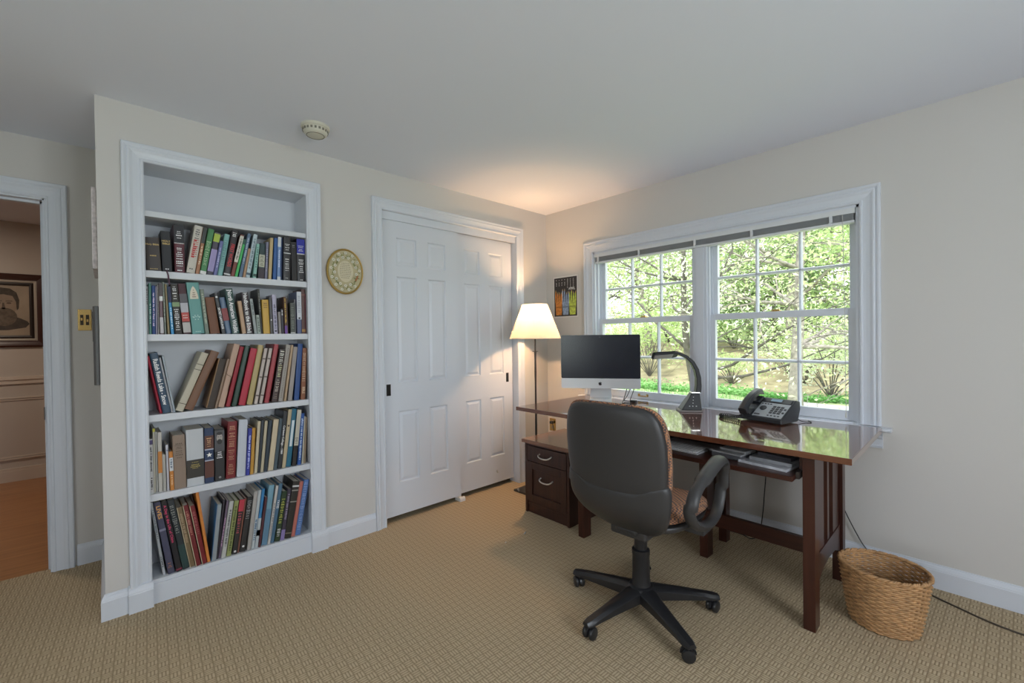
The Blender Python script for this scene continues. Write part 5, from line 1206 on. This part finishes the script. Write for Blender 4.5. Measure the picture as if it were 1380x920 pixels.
tree('pale tall tree at the back, right of centre', -1.0, 24, 12, .22, LEAF_C, BARK, 5200, .15, 38, 1.1, .10)
tree('tall back tree toward the right of the window', 4.4, 25, 13, .22, LEAF_B, BARK, 5200, .16, 39, 1.1, .08)
tree('broad back tree toward the left of the window', -11.5, 22, 12, .22, LEAF_B, BARK, 5200, .15, 40, 1.15, .08)
tree('distant tree at the far left of the view', -17, 21, 12, .22, LEAF_C, BARK, 5200, .16, 41, 1.15, .08)
tree('distant tree between the two pale back trees', -8.0, 31, 14, .25, LEAF_A, BARK, 5600, .2, 42, 1.2, .05)
tree('most distant tree on the right', 1.8, 33, 14, .25, LEAF_A, BARK, 5600, .2, 43, 1.2, .05)
def shrub(label, x, y, r, h, m, n, size, seed, second=None):
    rnd = random.Random(seed); t = thing('shrub', label, 'shrub', (x, y, gz(x, y) - .03), 0, 'shrubs outside the window')
    st_ = MB(); fm = MB(); f2 = MB()
    for k in range(16):
        g = rnd.uniform(0, 2 * PI); q = rnd.uniform(.2, 1) * r
        e = Vector((q * math.cos(g), q * math.sin(g), h * rnd.uniform(.45, 1)))
        st_.tube([(0, 0, 0), e * .5 + Vector((0, 0, .1 * h)), e], [.016, .011, .005], 4)
        leaves(f2 if (second and k % 2) else fm, e, r * .42, r * .42, h * .28, n // 16, size, rnd, 0)
    st_.build('stem', BARKD, t); fm.build('foliage', m, t)
    if second: f2.build('blossom', second, t)
shrub('dark evergreen shrub behind the computer screen', -5.4, 7.4, .9, 1.7, LEAF_D, 1600, .05, 51, LEAF_C)
shrub('pale flowering shrub beside the driveway behind the telephone', .2, 10.6, 1.0, 1.6, LEAF_C, 1800, .05, 52, BLOS)
shrub('yellow green flowering shrub by the driveway at the right', 1.7, 10.9, 1.1, 1.5, LEAF_A, 1800, .05, 53, BLOS)
shrub('loose twiggy shrub at the foot of the bank', -.8, 12.4, 1.1, 1.5, LEAF_A, 1400, .05, 54, LEAF_C)
shrub('green shrub on the bank below the grey-trunked tree', -4.2, 16.2, 1.3, 1.5, LEAF_B, 1500, .07, 55)
shrub('bright green bush behind the desk lamp neck', -5.6, 11.8, 1.5, 2.3, LEAF_A, 2600, .06, 57)
shrub('pale loose shrub in front of the mulch bank, left of the telephone', -2.6, 11.6, 1.0, .9, LEAF_C, 1100, .05, 58, LEAF_A)
shrub('low yellow flowering shrub on the mulch bank above the telephone handset', -1.5, 13.6, 1.3, 1.1, LEAF_A, 1300, .05, 59, BLOS)
shrub('tall green shrub at the top of the bank beside the bushy evergreen', -1.0, 17.0, 1.6, 2.2, LEAF_B, 1800, .08, 60)
shrub('green thicket shrub at the far left of the bank top', -7.6, 17.2, 1.7, 2.2, LEAF_A, 1800, .08, 61)
shrub('rounded shrub at the left end of the bank', -9.3, 11.5, 1.2, 1.5, LEAF_B, 1500, .06, 56)
# ivy and grass: nobody could count them
rnd = random.Random(77); iv = MB()
for _ in range(9000):
    x = rnd.uniform(-12, 1.0); y = 9.6 + abs(rnd.gauss(0, .55)) + (.25 * math.sin(x * 2))
    z = gz(x, y) + rnd.uniform(.0, .13); s = rnd.uniform(.025, .06)
    a = Vector((rnd.gauss(0, 1), rnd.gauss(0, 1), rnd.gauss(0, .5))).normalized(); b_ = a.cross(Vector((rnd.gauss(0, .6), rnd.gauss(0, .6), 1))).normalized(); q = Vector((x, y, z))
    iv.add([q - a * s, q + b_ * s * .7, q + a * s, q - b_ * s * .7], [(0, 1, 2, 3)])
tag(iv.build('ivy', IVY), 'low green ivy along the foot of the mulch bank', 'ground cover', kind='stuff')
gr = MB()
for _ in range(9000):
    x = rnd.uniform(-9, 6); y = rnd.uniform(5.0, 7.4) if rnd.random() < .45 or x > -.8 else rnd.uniform(7.4, 9.6)
    if x > -.9 and y > 7.2: continue
    z = gz(x, y); q = Vector((x, y, z)); g = rnd.uniform(0, PI); w = .012; hh = rnd.uniform(.04, .10)
    gr.add([q + Vector((w * math.cos(g), w * math.sin(g), 0)), q - Vector((w * math.cos(g), w * math.sin(g), 0)), q + Vector((rnd.gauss(0, .02), rnd.gauss(0, .02), hh))], [(0, 1, 2)])
tag(gr.build('grass', IVY), 'green lawn grass in front of the driveway', 'grass', kind='stuff')

# ------------------------------------------------------------------ light
w = bpy.data.worlds.new('overcast_sky'); sc.world = w; w.use_nodes = True; nt = w.node_tree
bg = nt.nodes['Background']
tc = nt.nodes.new('ShaderNodeTexCoord'); sp_ = nt.nodes.new('ShaderNodeSeparateXYZ'); rp = nt.nodes.new('ShaderNodeValToRGB')
rp.color_ramp.elements[0].position = 0.; rp.color_ramp.elements[0].color = (.55, .62, .50, 1)
rp.color_ramp.elements[1].position = .12; rp.color_ramp.elements[1].color = (.94, .97, 1.0, 1)
nt.links.new(tc.outputs['Generated'], sp_.inputs[0]); nt.links.new(sp_.outputs['Z'], rp.inputs['Fac']); nt.links.new(rp.outputs['Color'], bg.inputs['Color'])
bg.inputs['Strength'].default_value = WORLD
def light(name, kind, loc, power, col, rot=(0, 0, 0), **k):
    l = bpy.data.lights.new(name, kind); l.energy = power; l.color = col
    for a, b_ in k.items(): setattr(l, a, b_)
    o = bpy.data.objects.new(name, l); C.objects.link(o); o.location = loc; o.rotation_euler = rot; return o
light('sun', 'SUN', (5, 10, 20), SUN, (1, .95, .86), (math.radians(38), math.radians(12), 0), angle=math.radians(6))
# fill area lamps added at the unseen windows, standing in for daylight
light('fill_light_right', 'AREA', (4.72, (RW[0] + RW[1]) / 2, 1.45), FILLR, (.84, .92, 1.0), (0, math.radians(90), 0), shape='RECTANGLE', size=1.4, size_y=1.15)
light('fill_light_back', 'AREA', ((BW[0] + BW[1]) / 2, -5.10, 1.45), FILLB, (.84, .92, 1.0), (math.radians(90), 0, 0), shape='RECTANGLE', size=2.1, size_y=1.25)
light('lamp_bulb_light', 'POINT', (.262, -.438, 1.46), BULB, (1.0, .58, .28), shadow_soft_size=.032)
light('hall_fill_light', 'AREA', (-2.2, -4.2, 2.40), HALL, (1.0, .84, .68), (0, 0, 0), shape='DISK', size=.4)  # area lamp without a fixture, added to brighten the hall

# ------------------------------------------------------------------ camera
cam = bpy.data.cameras.new('camera'); co = bpy.data.objects.new('camera', cam); C.objects.link(co)
cam.sensor_width = 36; cam.sensor_fit = 'HORIZONTAL'; cam.lens = 585.26 * 36 / 1380; cam.clip_start = .02; cam.clip_end = 300
yaw, pit, rol = -.8197, -.0103, -.0130
fw_ = Vector((math.sin(yaw) * math.cos(pit), math.cos(yaw) * math.cos(pit), math.sin(pit)))
ri = Vector((math.cos(yaw), -math.sin(yaw), 0)); upv = ri.cross(fw_)
r2 = ri * math.cos(rol) + upv * math.sin(rol); u2 = -ri * math.sin(rol) + upv * math.cos(rol)
M = Matrix((r2, u2, -fw_)).transposed().to_4x4(); M.translation = Vector((2.7787, -3.0517, 1.2954))
co.matrix_world = M
sc.camera = co
